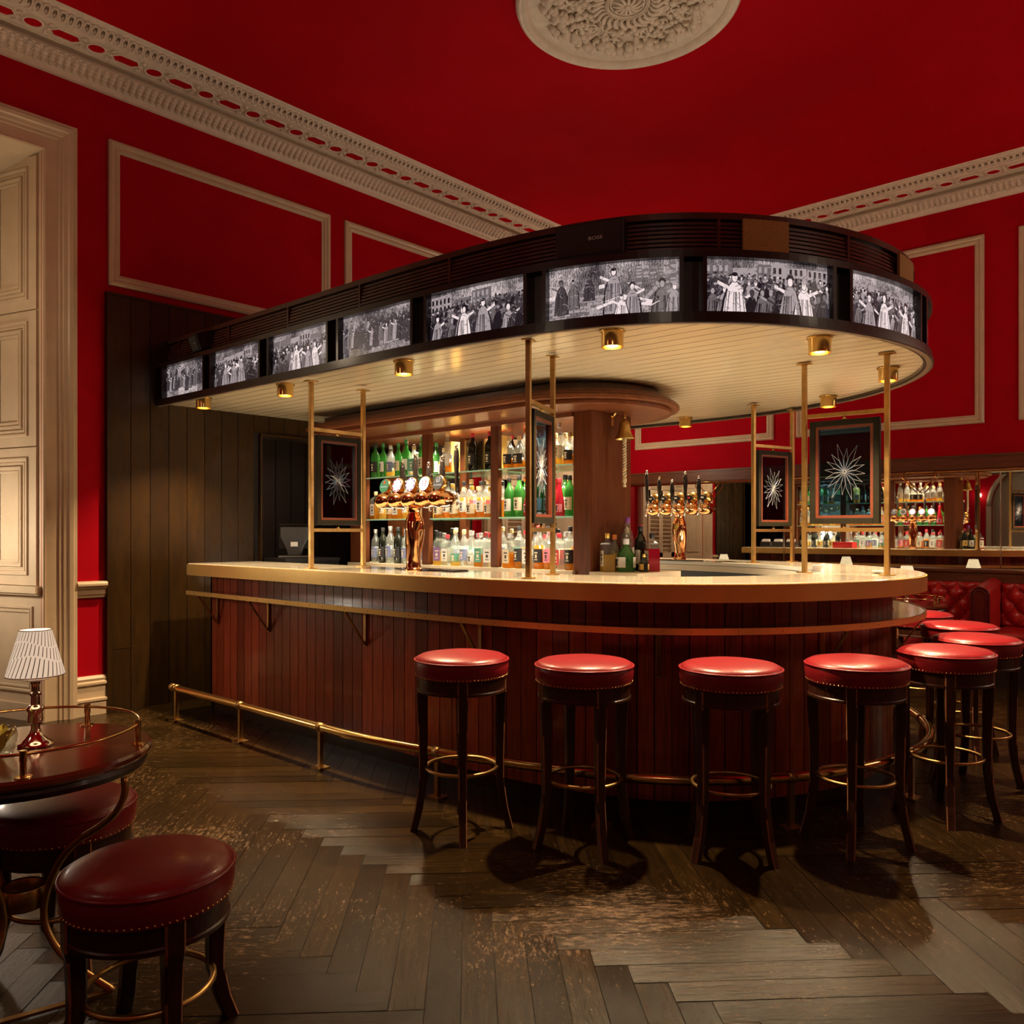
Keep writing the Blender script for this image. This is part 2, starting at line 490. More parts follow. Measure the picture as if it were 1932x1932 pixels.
def band(mb, s0, s1, i0, i1, z0, z1, step=.06, tl=False, cap=True):
    """solid strip following the outline between two insets and two heights"""
    S = srange(s0, s1, step); v = []
    for s in S:
        for i, z in ((i0, z0), (i1, z0), (i1, z1), (i0, z1)):
            x, y, _ = at(s, i); v.append((x, y, z + (tilt(y) if tl else 0)))
    f = []
    for k in range(len(S) - 1):
        for j in range(4):
            a, b = k * 4 + j, k * 4 + (j + 1) % 4
            f.append((a, b, b + 4, a + 4))
    if cap:
        f.append((3, 2, 1, 0)); n = (len(S) - 1) * 4; f.append((n, n + 1, n + 2, n + 3))
    mb.add(v, f)


YL, XR, XB, YF, ZC = 6.38, 9.18, -3.0, -3.0, 4.86
S_END = .48                     # the counter stops short of the wall

# ------------------------------------------------------------------ floor: herringbone planks
W_, L_ = .103, .824
mb = MB()
U = Vector((.7071, -.7071, 0)); V = Vector((.7071, .7071, 0)); O = Vector((.90, 2.10, 0))


def plank(a0, a1, b0, b1, horiz):
    g = .0012
    c = O + U * ((a0 + a1) / 2) + V * ((b0 + b1) / 2)
    if not (XB - .4 < c.x < XR + .4 and YF - .4 < c.y < 7.4): return
    P = [O + U * (a0 + g) + V * (b0 + g), O + U * (a1 - g) + V * (b0 + g), O + U * (a1 - g) + V * (b1 - g), O + U * (a0 + g) + V * (b1 - g)]
    dz = rnd.uniform(-.0006, .0006)
    top = [(p.x, p.y, dz + rnd.uniform(-.0007, .0007)) for p in P]
    low = [(p.x + (.001 if 0 else 0), p.y, -.006) for p in P]
    u0, v0 = rnd.random() * 9, rnd.random() * 9
    la, lb = a1 - a0, b1 - b0
    q = [(u0, v0), (u0 + la, v0), (u0 + la, v0 + lb), (u0, v0 + lb)] if horiz else [(u0, v0), (u0, v0 + la), (u0 + lb, v0 + la), (u0 + lb, v0)]
    mb.add(top + low, [(0, 1, 2, 3), (0, 4, 5, 1), (1, 5, 6, 2), (2, 6, 7, 3), (3, 7, 4, 0)], [q] + [[q[0]] * 4] * 4)


for m in range(-10, 11):
    for k in range(-110, 111):
        ox, oy = k * W_ + m * 2 * L_, -k * W_
        plank(ox, ox + L_, oy, oy + W_, True)
        plank(ox + L_, ox + L_ + W_, oy, oy + L_, False)
mb.cur = 1
mb.add([(XB - .5, YF - .5, -.005), (XR + .5, YF - .5, -.005), (XR + .5, 7.9, -.005), (XB - .5, 7.9, -.005)], [(0, 1, 2, 3)])
tag(mb.build('floor', [FLOORW, GROOVE], fix=False), kind='structure')

# ------------------------------------------------------------------ walls and ceiling
mb = MB(); mb.box(XB - .1, XR + .1, YF - .1, YL + .9, ZC, ZC + .1)
tag(mb.build('ceiling', REDC), kind='structure')

WX0, WX1, WZT = .45, 2.09, 4.06        # window 1 opening
VX0, VX1 = 6.79, 8.40                  # window 2 opening
DX0, DX1, DZ = 3.81, 5.45, 2.20        # service doorway behind the bar
mb = MB()
for x0, x1, z0, z1 in ((XB, WX0, 0, ZC), (WX0, WX1, WZT, ZC), (WX1, DX0, 0, ZC), (DX0, DX1, DZ, ZC), (DX1, VX0, 0, ZC), (VX0, VX1, WZT, ZC), (VX1, XR + .1, 0, ZC)):
    mb.box(x0, x1, YL, YL + .12, z0, z1)
tag(mb.build('wall_left', RED), kind='structure')
mb = MB(); mb.box(XR, XR + .1, YF, YL, 0, ZC)
tag(mb.build('wall_right', RED), kind='structure')
mb = MB()
AY0, AY1, AZ = 2.55, 4.42, 1.95
# wall at the back with an arched niche
N_ = 16; yc, rr = (AY0 + AY1) / 2, (AY1 - AY0) / 2
mb.box(XB - .1, XB, YF, AY0, 0, ZC); mb.box(XB - .1, XB, AY1, YL, 0, ZC)
for i in range(N_):
    a0, a1 = pi * i / N_, pi * (i + 1) / N_
    y0, y1 = yc - rr * cos(a0), yc - rr * cos(a1); z0, z1 = AZ + rr * sin(a0), AZ + rr * sin(a1)
    mb.add([(XB, y0, z0), (XB, y1, z1), (XB, y1, ZC), (XB, y0, ZC), (XB - .1, y0, z0), (XB - .1, y1, z1), (XB - .1, y1, ZC), (XB - .1, y0, ZC)],
           [(0, 1, 2, 3), (4, 7, 6, 5), (0, 4, 5, 1)])
tag(mb.build('wall_back', RED), kind='structure')
mb = MB(); mb.box(XB, XR, YF - .1, YF, 0, ZC)
tag(mb.build('wall_front', RED), kind='structure')
ARCHW = mat('pale_grey_green_plaster', (.50, .47, .33), .7, noise=.08, nscale=3)
mb = MB(); mb.box(XB - .55, XB - .45, AY0 - .05, AY1 + .05, 0, 3.2)
mb.box(XB - .5, XB - .1, AY0 - .06, AY0, 0, 3.2); mb.box(XB - .5, XB - .1, AY1, AY1 + .06, 0, 3.2); mb.box(XB - .5, XB - .1, AY0, AY1, 2.95, 3.05)
mb.smooth = True
mb.tube([(XB + .02, yc - (rr + .05) * cos(pi * i / 24), AZ + (rr + .05) * sin(pi * i / 24)) for i in range(25)], .05, 8)
mb.smooth = False
mb.box(XB, XB + .05, AY0 - .1, AY0, 0, AZ); mb.box(XB, XB + .05, AY1, AY1 + .1, 0, AZ)
tag(mb.build('trim_9', ARCHW), kind='structure')
# plaster roundel lights left out; a small wall globe on the back wall, seen in the mirror
gl = thing('wall_globe_lamp', 'small glowing globe lamp on the far red wall, seen only in the mirror', 'wall lamp', (XB + .1, 4.66, 2.2))
mb = sm(); mb.ball((0, 0, 0), .05); mb.build('globe', emis('globe_glow', (1, .85, .6), 14), gl)
mb = sm(); mb.lathe([(.04, 0), (.04, .02), (.012, .03), (.012, .1)], 14, (-.1, 0, 0), axis='x'); mb.build('wall_bracket', BRASS, gl)

# cream windows and dado of the unseen half of the room (they show only in reflections)
mb = MB()
for x0 in (-1.6, 1.4, 4.4):
    mb.box(x0, x0 + 1.5, YF, YF + .06, .25, 3.9); mb.box(x0 + .1, x0 + .72, YF + .06, YF + .09, .4, 3.7); mb.box(x0 + .78, x0 + 1.4, YF + .06, YF + .09, .4, 3.7)
mb.box(XB, XR, YF, YF + .05, 0, .30); mb.box(XB, XR, YF, YF + .05, .86, .98)
tag(mb.build('window_3', CREAM), kind='structure')
mb = MB(); mb.box(XB, XB + .05, YF + .1, AY0 - .12, 0, .30); mb.box(XB, XB + .05, YF + .1, AY0 - .12, .86, .98)
mb.box(XB, XB + .06, -1.6, -.1, .25, 3.9); mb.box(XB + .06, XB + .09, -1.5, -.9, .4, 3.7); mb.box(XB + .06, XB + .09, -.8, -.2, .4, 3.7)
tag(mb.build('window_4', CREAM), kind='structure')

# service room behind the doorway
mb = MB()
mb.box(DX0 - .3, DX1 + .3, 7.55, 7.6, 0, 2.6); mb.box(DX0 - .3, DX0 - .2, 6.5, 7.6, 0, 2.6); mb.box(DX1 + .2, DX1 + .3, 6.5, 7.6, 0, 2.6)
mb.box(DX0 - .3, DX1 + .3, 6.5, 7.6, 2.35, 2.4)
for k in range(11): mb.box(DX0 - .2 + k * .18, DX0 - .2 + k * .18 + .172, 7.53, 7.55, 0, 2.4)
tag(mb.build('wall_service', BLACKW), kind='structure')
# dark lining boards on the service doorway
mb = MB(); mb.box(DX0 - .015, DX0, YL - .05, YL + .14, 0, DZ); mb.box(DX0, DX1, YL - .05, YL + .14, DZ - .02, DZ); mb.box(DX1, DX1 + .015, YL - .05, YL + .14, 0, DZ)
tag(mb.build('door_1', DARKW), kind='structure')

# ------------------------------------------------------------------ dark board panelling on the left wall
PX0, PX1, PZ = 2.52, 6.40, 3.13
mb = MB(); x = PX0 + .035; k = 0
mb.box(PX0, PX0 + .033, YL - .05, YL, 0, PZ)
while x < PX1 - .03:
    x1 = min(PX1, x + .1485)
    for z0, z1 in (((0, .465), (.469, PZ)) if k == 0 else ((0, PZ),)):
        zz = [(z0, z1)]
        if x1 > DX0 - .02 and x < DX1 + .02: zz = [(DZ, PZ)]
        for a, b in zz: mb.box(x, x1 - .005, YL - .03, YL, a, b)
    x = x1; k += 1
mb.box(PX0, PX1, YL - .04, YL, PZ, PZ + .02)
mb.cur = 1; mb.box(PX0 + .01, DX0 - .02, YL - .016, YL, 0, PZ); mb.box(DX1 + .02, PX1 - .01, YL - .016, YL, 0, PZ); mb.box(DX0 - .02, DX1 + .02, YL - .016, YL, DZ + .01, PZ)
o = mb.build('trim_1', [DARKW, GROOVE]); tag(o, kind='structure')

# ------------------------------------------------------------------ picture-rail mouldings (upper wall panels)
def frame_profile(mb, P0, P1, Q, wn=.085, dp=.035):
    """rectangular applied moulding: P0,P1 opposite corners in wall axis/height; Q maps (a, z, depth)->3d"""
    (a0, z0), (a1, z1) = P0, P1
    steps = [(0, 0), (0, dp * .7), (wn * .18, dp), (wn * .36, dp), (wn * .5, dp * .55), (wn * .75, dp * .75), (wn * .82, dp * .35), (wn, dp * .3), (wn, 0)]
    v = []
    for ins, d in steps:
        v += [Q(a0 + ins, z0 + ins, d), Q(a1 - ins, z0 + ins, d), Q(a1 - ins, z1 - ins, d), Q(a0 + ins, z1 - ins, d)]
    f = []
    for i in range(len(steps) - 1):
        for k in range(4):
            f.append((i * 4 + k, i * 4 + (k + 1) % 4, (i + 1) * 4 + (k + 1) % 4, (i + 1) * 4 + k))
    mb.add(v, f)


QL = lambda a, z, d: (a, YL - d, z)
QR = lambda a, z, d: (XR - d, a, z)
mouldings = [(QL, (2.543, 3.208), (4.533, 4.30)), (QL, (4.703, 3.208), (6.55, 4.30)), (QL, (-2.6, 3.208), (-.1, 4.30)),
             (QR, (1.963, 2.433), (3.875, 4.303)), (QR, (4.148, 2.433), (6.06, 4.303)), (QR, (-.25, 2.433), (1.666, 4.303)), (QR, (-2.6, 2.433), (-.5, 4.303))]
for i, (q, a, b) in enumerate(mouldings):
    mb = MB(); frame_profile(mb, a, b, q); tag(mb.build('trim_%d' % (i + 10), CREAM), kind='structure')

# ------------------------------------------------------------------ cornices with ornament
def cornice(name, axis):
    """axis 'x': along the left wall, 'y': along the right wall"""
    mb = MB()
    if axis == 'x': q = lambda a, u, z: (a, YL - u, z); a0, a1, ph = XB, XR, 1.948
    else: q = lambda a, u, z: (XR - u, a, z); a0, a1, ph = YF, YL, 1.83
    PR = [(0, 4.63), (.022, 4.636), (.03, 4.66), (.045, 4.672), (.05, 4.685), (.075, 4.70), (.112, 4.728), (.12, 4.742), (.135, 4.747), (.135, 4.752), (.075, 4.755), (.075, 4.80), (.15, 4.80), (.15, 4.793), (.165, 4.793), (.165, 4.80),
          (.375, 4.80), (.375, 4.792), (.40, 4.792), (.405, 4.80), (.42, 4.802), (.44, 4.835), (.475, 4.842), (.485, 4.85), (.51, 4.852), (.52, 4.86)]
    m0, m1 = (.5, .5)
    # mitre in the corner where both cornices meet
    v = []
    for u, z in PR: v += [q(a0, u, z), q(a1 - u, u, z)]
    f = [(2 * i, 2 * i + 1, 2 * i + 3, 2 * i + 2) for i in range(len(PR) - 1)]
    mb.add(v, f)
    P = .411; n0 = int((a0 - ph) / P) + 1; n1 = int((a1 - .3 - ph) / P)
    um = .268
    mb.smooth = True
    for n in range(n0, n1 + 1):
        c = ph + n * P
        if axis == 'x' and c < .9: continue
        if axis == 'y' and c < .4: continue
        # oval rim
        mb.tube([q(c + .062 * cos(2 * pi * k / 20), um + .062 * sin(2 * pi * k / 20), 4.797) for k in range(20)], .010, 6, closed=True)
        mb.tube([q(c + .080 * cos(2 * pi * k / 20), um + .080 * sin(2 * pi * k / 20), 4.799) for k in range(20)], .006, 5, closed=True)
        # hexagon rim
        h = [(-.10, 0), (-.062, .055), (.062, .055), (.10, 0), (.062, -.055), (-.062, -.055)]
        mb.tube([q(c + P / 2 + a, um + b, 4.797) for a, b in h], .009, 5, closed=True)
        # scroll leaves between oval and hexagon
        for sg in (-1, 1):
            for tb in (-1, 1):
                mb.tube([q(c + sg * (.085 + .030 * t), um + tb * (.03 + .05 * t + .02 * sin(t * 5)), 4.797 - .004 * sin(pi * t)) for t in [j / 6 for j in range(7)]], [.006, .012, .014, .013, .011, .009, .004], 6)
            mb.ball(q(c + sg * .098, um, 4.797), .016, 8, 5)
        # acanthus leaves on the lower cove: 8 per repeat
        for j in range(8):
            cc = c + (j - 3.5) * P / 8
            for t, ww, lift in ((.0, .016, .010), (.35, .023, .014), (.7, .024, .015), (1.0, .019, .014)):
                mb.ball(q(cc, .052 + .062 * t + .004, 4.684 + .056 * t - .004), ww, 8, 5)
            mb.tube([q(cc - .008, .05, 4.668), q(cc - .008, .085, 4.69), q(cc, .125, 4.722)], .004, 5); mb.tube([q(cc + .008, .05, 4.668), q(cc + .008, .085, 4.69), q(cc, .125, 4.722)], .004, 5)
        # upper enriched band: open loops
        for j in range(8):
            cc = c + (j - 3.5) * P / 8
            mb.tube([q(cc + .0205 * sin(2 * pi * k / 12), .443 - .031 * cos(2 * pi * k / 12), 4.818 - .023 * cos(2 * pi * k / 12)) for k in range(12)], .0075, 6, closed=True); mb.ball(q(cc, .440, 4.812), .007, 6, 4)
            mb.ball(q(cc + P / 16, .432, 4.808), .010, 7, 4); mb.ball(q(cc + P / 16, .462, 4.836), .008, 7, 4)
            if j % 2: mb.ball(q(cc, .468, 4.838), .012, 7, 4)
    mb.smooth = False
    mb.cur = 1
    for n in range(n0, n1 + 1):
        c = ph + n * P
        mb.add([q(c + .060 * cos(2 * pi * k / 20), um + .060 * sin(2 * pi * k / 20), 4.7975) for k in range(20)], [tuple(range(20))])
        mb.add([q(c + P / 2 + a, um + b, 4.7975) for a, b in [(-.10, 0), (-.062, .055), (.062, .055), (.10, 0), (.062, -.055), (-.062, -.055)]], [tuple(range(6))])
    mb.cur = 2  # flat darker strip behind the loops paints in the shade of a hollow
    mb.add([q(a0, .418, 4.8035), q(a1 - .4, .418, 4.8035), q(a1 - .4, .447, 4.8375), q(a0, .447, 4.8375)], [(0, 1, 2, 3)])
    tag(mb.build(name, [PLAST, REDC, mat('plaster_recess_shade', (.30, .22, .15), .8)]), kind='structure')


cornice('trim_2', 'x'); cornice('trim_3', 'y')

# ------------------------------------------------------------------ chair rail, skirting
def rail_x(name, x0, x1, prof, m):
    mb = MB(); v = []
    for d, z in prof: v += [(x0, YL - d, z), (x1, YL - d, z)]
    n = len(prof)
    f = [(2 * i, 2 * i + 1, 2 * i + 3, 2 * i + 2) for i in range(n - 1)] + [tuple(range(0, 2 * n, 2)), tuple(range(1, 2 * n, 2))]
    mb.add(v, f); tag(mb.build(name, m), kind='structure')


CR = [(0, .866), (.018, .866), (.02, .885), (.03, .89), (.03, .93), (.045, .935), (.05, .95), (.065, .955), (.065, .97), (.05, .985), (0, .988)]
SK = [(0, 0), (.04, 0), (.04, .085), (.035, .095), (.05, .105), (.05, .12), (.03, .128), (.03, .215), (.045, .225), (.045, .24), (.03, .25), (.035, .268), (.02, .286), (0, .288)]
rail_x('trim_4', 2.31, 2.52, CR, CREAM); rail_x('baseboard_left', 2.31, 2.52, SK, CREAM)
rail_x('trim_5', 6.40, 6.57, CR, CREAM); rail_x('baseboard_left_2', 6.40, 6.57, SK, CREAM)
rail_x('trim_6', 8.62, 9.18, CR, CREAM); rail_x('baseboard_left_3', 8.62, 9.18, SK, CREAM)

# ------------------------------------------------------------------ windows: casing, splayed reveals with shutter leaves, louvred shutters
def casing(mb, x0, x1, zt, wd):
    """moulded architrave around an opening, outer size bigger by wd"""
    steps = [(0, 0), (0, .03), (.012, .034), (.02, .022), (.10, .022), (.105, .034), (.125, .034), (.13, .045), (.155, .05), (.165, .062), (.19, .066), (.2, .05), (wd, .05), (wd, 0)]
    v = []
    for s_, d in steps:
        v += [(x0 - s_, YL - d, 0), (x0 - s_, YL - d, zt + s_), (x1 + s_, YL - d, zt + s_), (x1 + s_, YL - d, 0)]
    f = []
    for i in range(len(steps) - 1):
        for k in range(3): f.append((i * 4 + k, i * 4 + k + 1, (i + 1) * 4 + k + 1, (i + 1) * 4 + k))
    mb.add(v, f)


def raised_panel(mb, fn, a0, a1, z0, z1):
    """raised-and-fielded moulding on a face; fn(a, z, d)"""
    steps = [(0, 0), (.004, .014), (.018, .014), (.024, .004), (.030, .002), (.034, .010), (.046, .010), (.050, .002)]
    v = []
    for i, d in steps: v += [fn(a0 + i, z0 + i, d), fn(a1 - i, z0 + i, d), fn(a1 - i, z1 - i, d), fn(a0 + i, z1 - i, d)]
    f = []
    for i in range(len(steps) - 1):
        for k in range(4): f.append((i * 4 + k, i * 4 + (k + 1) % 4, (i + 1) * 4 + (k + 1) % 4, (i + 1) * 4 + k))
    mb.add(v, f)


def window(name, x0, x1, zt, D=.62, sp=.19):
    mb = MB(); casing(mb, x0, x1, zt, .22)
    root = mb.build(name, CREAM); tag(root, kind='structure')
    for side, xe, sg in ((0, x0, 1), (1, x1, -1)):
        b = MB()
        # splayed reveal face
        A = Vector((xe, YL + .01, 0)); B = Vector((xe + sg * sp, YL + D, 0)); t = (B - A); ln = t.length; t.normalize()
        nrm = Vector((sg * t.y, -sg * t.x, 0))
        if nrm.x * sg < 0: nrm = -nrm
        fn = lambda a, z, d, A=A, t=t, nrm=nrm: tuple(A + t * a + nrm * d + Vector((0, 0, z)))
        def slab(z0, z1, d0, d1, a0=0, a1=ln):
            P = [fn(a0, 0, d0), fn(a1, 0, d0), fn(a1, 0, d1), fn(a0, 0, d1)]
            b.prism([(p[0], p[1]) for p in P], z0, z1)
        slab(0, zt, -.02, 0)
        for z0, z1 in ((.97, 1.955), (1.965, 2.93), (2.94, zt - .03)):      # three leaves, one over the other
            slab(z0, z1, 0, .018, .03, ln - .02)
            m0 = .11 if ln > .5 else .05
            raised_panel(b, lambda a, z, d, f_=fn: f_(a, z, .018 + d), m0, ln - m0, z0 + .07, z1 - .07)
            if ln > .5: raised_panel(b, lambda a, z, d, f_=fn: f_(a, z, .020 + d), m0 + .06, ln - m0 - .06, z0 + .13, z1 - .13)
        slab(.915, .965, 0, .05, -.01, ln); slab(.90, .918, 0, .035, -.01, ln)
        raised_panel(b, fn, .08, ln - .1, .2, .82)
        slab(0, .12, 0, .02)
        b.build('shutter_leaf', CREAM, root)
    b = MB()
    b.add([(x0, YL, zt), (x1, YL, zt), (x1 - sp, YL + D, zt - .13), (x0 + sp, YL + D, zt - .13)], [(0, 1, 2, 3)])
    raised_panel(b, lambda a, y, d: (a, YL + y, zt - .13 * y / D - d), x0 + .25, x1 - .25, .1, .5)
    b.box(x0 + sp, x1 - sp, YL + D, YL + D + .05, 0, .95)
    b.box(x0 + sp - .05, x1 - sp + .05, YL + D - .08, YL + D + .05, .93, .97)
    b.build('window_frame', CREAM, root)
    # louvred shutters standing in the opening
    b = MB(); yy = YL + D - .02; xs0, xs1 = x0 + sp, x1 - sp; nb = 4; wleaf = (xs1 - xs0) / nb
    for k in range(nb):
        c0, c1 = xs0 + k * wleaf + .004, xs0 + (k + 1) * wleaf - .004
        for z0, z1 in ((.97, 1.9), (1.91, 2.9), (2.91, zt - .16)):
            b.box(c0, c0 + .045, yy, yy + .03, z0, z1); b.box(c1 - .045, c1, yy, yy + .03, z0, z1)
            b.box(c0, c1, yy, yy + .03, z0, z0 + .07); b.box(c0, c1, yy, yy + .03, z1 - .06, z1)
            z = z0 + .085
            while z < z1 - .09:
                b.add([(c0 + .045, yy + .032, z), (c1 - .045, yy + .032, z), (c1 - .045, yy - .004, z + .045), (c0 + .045, yy - .004, z + .045),
                       (c0 + .045, yy + .038, z + .006), (c1 - .045, yy + .038, z + .006), (c1 - .045, yy + .002, z + .052), (c0 + .045, yy + .002, z + .052)],
                      [(0, 1, 2, 3), (7, 6, 5, 4), (0, 4, 5, 1), (2, 6, 7, 3)])
                z += .062
    b.box(xs0, xs1, yy + .05, yy + .06, .9, zt)
    b.build('louvred_shutter', CREAM, root)
    return root


window('window_1', WX0, WX1, WZT)
window('window_2', VX0, VX1, WZT, .28, .11)
light('recess_light', 'POINT', (7.6, 5.75, 2.45), 45, WARM2, .15)  # unseen fill added before the second window to brighten its reflected shutters

# ------------------------------------------------------------------ ceiling medallion
MC = (4.52, 3.05)
med = thing('ceiling_rose', 'large round cream plaster ceiling rose with fruit and leaf relief', 'ceiling rose', (MC[0], MC[1], ZC))
mb = sm()
mb.lathe([(.735, .0), (.738, -.03), (.73, -.05), (.715, -.062), (.70, -.055), (.69, -.06), (.675, -.062), (.66, -.05), (.655, -.03), (.64, -.022), (.60, -.012), (.56, -.010), (.0005, -.010)], 72, cap=False)
mb.build('rim_moulding', PLAST, med, autosmooth=True)
mb = sm()
r2 = random.Random(3)
for k in range(46):        # outer garland of fruit and leaves
    a = 2 * pi * k / 46; rr_ = .50 + .025 * sin(a * 12)
    for j in range(4):
        aa = a + r2.uniform(-.06, .06); q = rr_ + r2.uniform(-.045, .045); s_ = r2.uniform(.016, .038)
        mb.ball((q * cos(aa), q * sin(aa), -.02 - s_ * .5), s_, 8, 5, sz=1.1)
    t = Vector((-sin(a), cos(a), 0)); n = Vector((cos(a), sin(a), 0)); c = n * rr_
    for sg in (-1, 1):
        mb.tube([tuple(c + n * sg * (.03 + .035 * u) + t * (.03 * u) + Vector((0, 0, -.02 - .018 * sin(pi * u)))) for u in (0, .25, .5, .75, 1)], [.006, .012, .013, .009, .003], 6)
for k in range(26):        # inner scrolls
    a = 2 * pi * k / 26; n = Vector((cos(a), sin(a), 0)); t = Vector((-sin(a), cos(a), 0))
    sp_ = []
    for u in range(13):
        an = u / 12 * 5.2; r_ = .075 * (1 - u / 15)
        sp_.append(tuple(n * (.34 + r_ * cos(an)) + t * (r_ * sin(an)) * (1 if k % 2 else -1) + Vector((0, 0, -.022 - .012 * u / 12))))
    mb.tube(sp_, [.012 - .0005 * u for u in range(13)], 6)
    for j in range(9):
        q = r2.uniform(.22, .44); aa = a + r2.uniform(-.12, .12); s_ = r2.uniform(.012, .028)
        mb.ball((q * cos(aa), q * sin(aa), -.024 - s_ * .4), s_, 7, 5)
    mb.tube([tuple(n * (.15 + .12 * u) + t * .02 * sin(u * 6) + Vector((0, 0, -.03 - .02 * sin(pi * u)))) for u in (0, .2, .4, .6, .8, 1)], [.006, .013, .016, .014, .010, .004], 6)
mb.build('fruit_garland', PLAST, med)
mb = sm()
mb.ring((0, 0, -.035), .135, .014, 40, 8); mb.ring((0, 0, -.03), .11, .008, 40, 8)
for k in range(40): a = 2 * pi * k / 40; mb.ball((.135 * cos(a), .135 * sin(a), -.05), .008, 6, 4)
for k in range(12):
    a = 2 * pi * k / 12
    mb.tube([(q * cos(a + .25 * sin(q * 30)), q * sin(a + .25 * sin(q * 30)), -.035 - .02 * sin(pi * q / .11)) for q in (.01, .03, .05, .07, .09, .108)], [.004, .009, .011, .010, .008, .005], 6)
mb.ball((0, 0, -.05), .02)
mb.build('centre_boss', PLAST, med)

# ------------------------------------------------------------------ right wall: beam, mirrors, ledge, brass rail
mb = MB(); mb.box(XR - .05, XR, YF, YL, 1.985, 2.113); mb.box(XR - .06, XR, YF, YL, 2.100, 2.122); mb.box(XR - .035, XR, YF, YL, 1.965, 1.985)
tag(mb.build('trim_7', MAHOGH), kind='structure')
mb = sm(); mb.tube([(XR - .055, YF + .1, 1.962), (XR - .055, YL - .05, 1.962)], .010, 10)
for y in (.8, 1.82, 2.9, 4.02, 5.1, 6.2): mb.tube([(XR - .055, y, 1.962), (XR, y, 1.962)], .006, 8)
tag(mb.build('picture_rail', BRASS), 'slim brass rail along the top of the wall mirrors', 'rail')
MY = [-2.6, -.38, 1.82, 4.02, 6.22]
where_m = ['right of the frame edge', 'at the right edge of the photo', 'middle one, behind the glass screens', 'left one, next to the wooden pillar']
for i in range(4):
    mb = MB(); mb.box(XR - .012, XR - .002, MY[i] + .004, MY[i + 1] - .004, .98, 1.966)
    mm = mb.build('wall_mirror', MIRROR)
    tag(mm, ['large wall mirror beyond the right edge of the photo', 'wall mirror right of the vertical chrome joint, at the photo edge', 'wall mirror reflecting the bottle shelves, above the tufted banquette', 'wall mirror reflecting the shuttered window, right of the wooden pillar'][i], 'mirror', 'wall mirrors above the banquette')
    e = MB(); y = MY[i + 1] if i < 3 else MY[i + 1]; e.box(XR - .02, XR - .002, y - .006, y + .006, .98, 1.966); e.build('joint_strip', CHROME, mm)
mb = MB(); mb.box(XR - .22, XR, YF, YL - .02, .955, .984); mb.box(XR - .20, XR, YF, YL - .02, .86, .957)
tag(mb.build('trim_8', MAHOGH, bevel=.004), kind='structure')
# V-shaped brass brackets hanging from the rail
for y, lab in ((2.55, 'V-shaped brass bracket under the rail, above the reflected bottles'), (4.98, 'V-shaped brass bracket under the rail, behind the far beer tap tower')):
    mb = sm()
    Xv = XR - .06
    for s_ in (-1, 1):
        mb.tube([(Xv, y + s_ * .155, 1.96), (Xv - .02, y + s_ * .155, 1.915), (Xv - .04, y + s_ * .01, 1.755)], .006, 8)
    mb.tube([(Xv, y - .155, 1.96), (Xv - .03, y - .1, 1.968), (Xv - .03, y + .1, 1.968), (Xv, y + .155, 1.96)], .006, 8)
    tag(mb.build('brass_bracket', BRASS), lab, 'bracket', 'V brackets on the mirror rail')

# ================================================================== THE BAR
HC = 1.118                                     # counter top height
bar = thing('bar_counter', 'long rounded bar with white top, brass edge and mahogany boarded front', 'bar counter', (4.67, 3.8, 0))
OB = Vector((-4.67, -3.8, 0))


def bl(mb, name, m, parent=bar, off=OB, **k):
    """build in world coordinates under a thing standing at -off"""
    mb.v = [tuple(Vector(v) + off) for v in mb.v]
    return mb.build(name, m, parent, **k)


SE = STOT - S_END
mb = MB(); band(mb, S_END, SE, .03, .60, HC - .030, HC, .05); bl(mb, 'counter_top', MARBLE, bevel=.004)
mb = MB(); band(mb, S_END + .004, SE - .004, .575, .606, HC - .075, HC - .031, .05); bl(mb, 'inner_counter_edge', BEIGE)
mb = MB()
band(mb, S_END + .002, SE - .002, .024, .045, HC - .088, HC - .006, .04)
for s0 in (S_END,):
    for s in (S_END, SE):
        x, y, a = at(s, .31)
        mb.cbox((x, y + .0, HC - .047), (.57, .018, .080), 0)
bl(mb, 'brass_edging', BRASSB)
# boarded front
mb = MB(); s = S_END + .02; bw = .098
while s < SE - .02:
    s1 = min(SE - .02, s + bw)
    n = 3 if (2.9 < s < STOT - 2.9) else 1
    v = []
    for k in range(n + 1):
        ss = s + (s1 - .006 - s) * k / n
        for i in (.20, .222):
            x, y, _ = at(ss, i); v += [(x, y, .075), (x, y, HC - .03)]
    f = []
    for k in range(n):
        q = k * 4; f += [(q, q + 4, q + 5, q + 1), (q + 2, q + 3, q + 7, q + 6), (q + 1, q + 5, q + 7, q + 3)]
    q = n * 4; f += [(0, 1, 3, 2), (q, q + 2, q + 3, q + 1)]
    mb.add(v, f)
    s = s1
mb.cur = 1
band(mb, S_END + .02, SE - .02, .213, .26, .0, HC - .03, .06)
bl(mb, 'boarded_front', [MAHOG, GROOVE])
mb = MB(); band(mb, S_END + .02, SE - .02, .212, .235, 0, .078, .06); bl(mb, 'plinth', BLACKW)
mb = MB(); band(mb, S_END + .02, SE - .02, .56, .60, 0, HC - .03, .08)
band(mb, S_END + .02, SE - .02, .60, .80, .82, .86, .08)
x0, y0, _ = at(S_END, .2); x1, y1, _ = at(S_END, .58)
mb.box(x0, x1, y0 - .04, y0 - .02, 0, HC - .03)
x0, y0, _ = at(SE, .58); x1, y1, _ = at(SE, .2); mb.box(x0, x1, y0 - .04, y0 - .02, 0, HC - .03)
bl(mb, 'inner_carcass', BLACKW)
mb = MB(); band(mb, 4.2, 9.5, .61, .79, .86, .866, .08); bl(mb, 'bar_mat', GREENT)

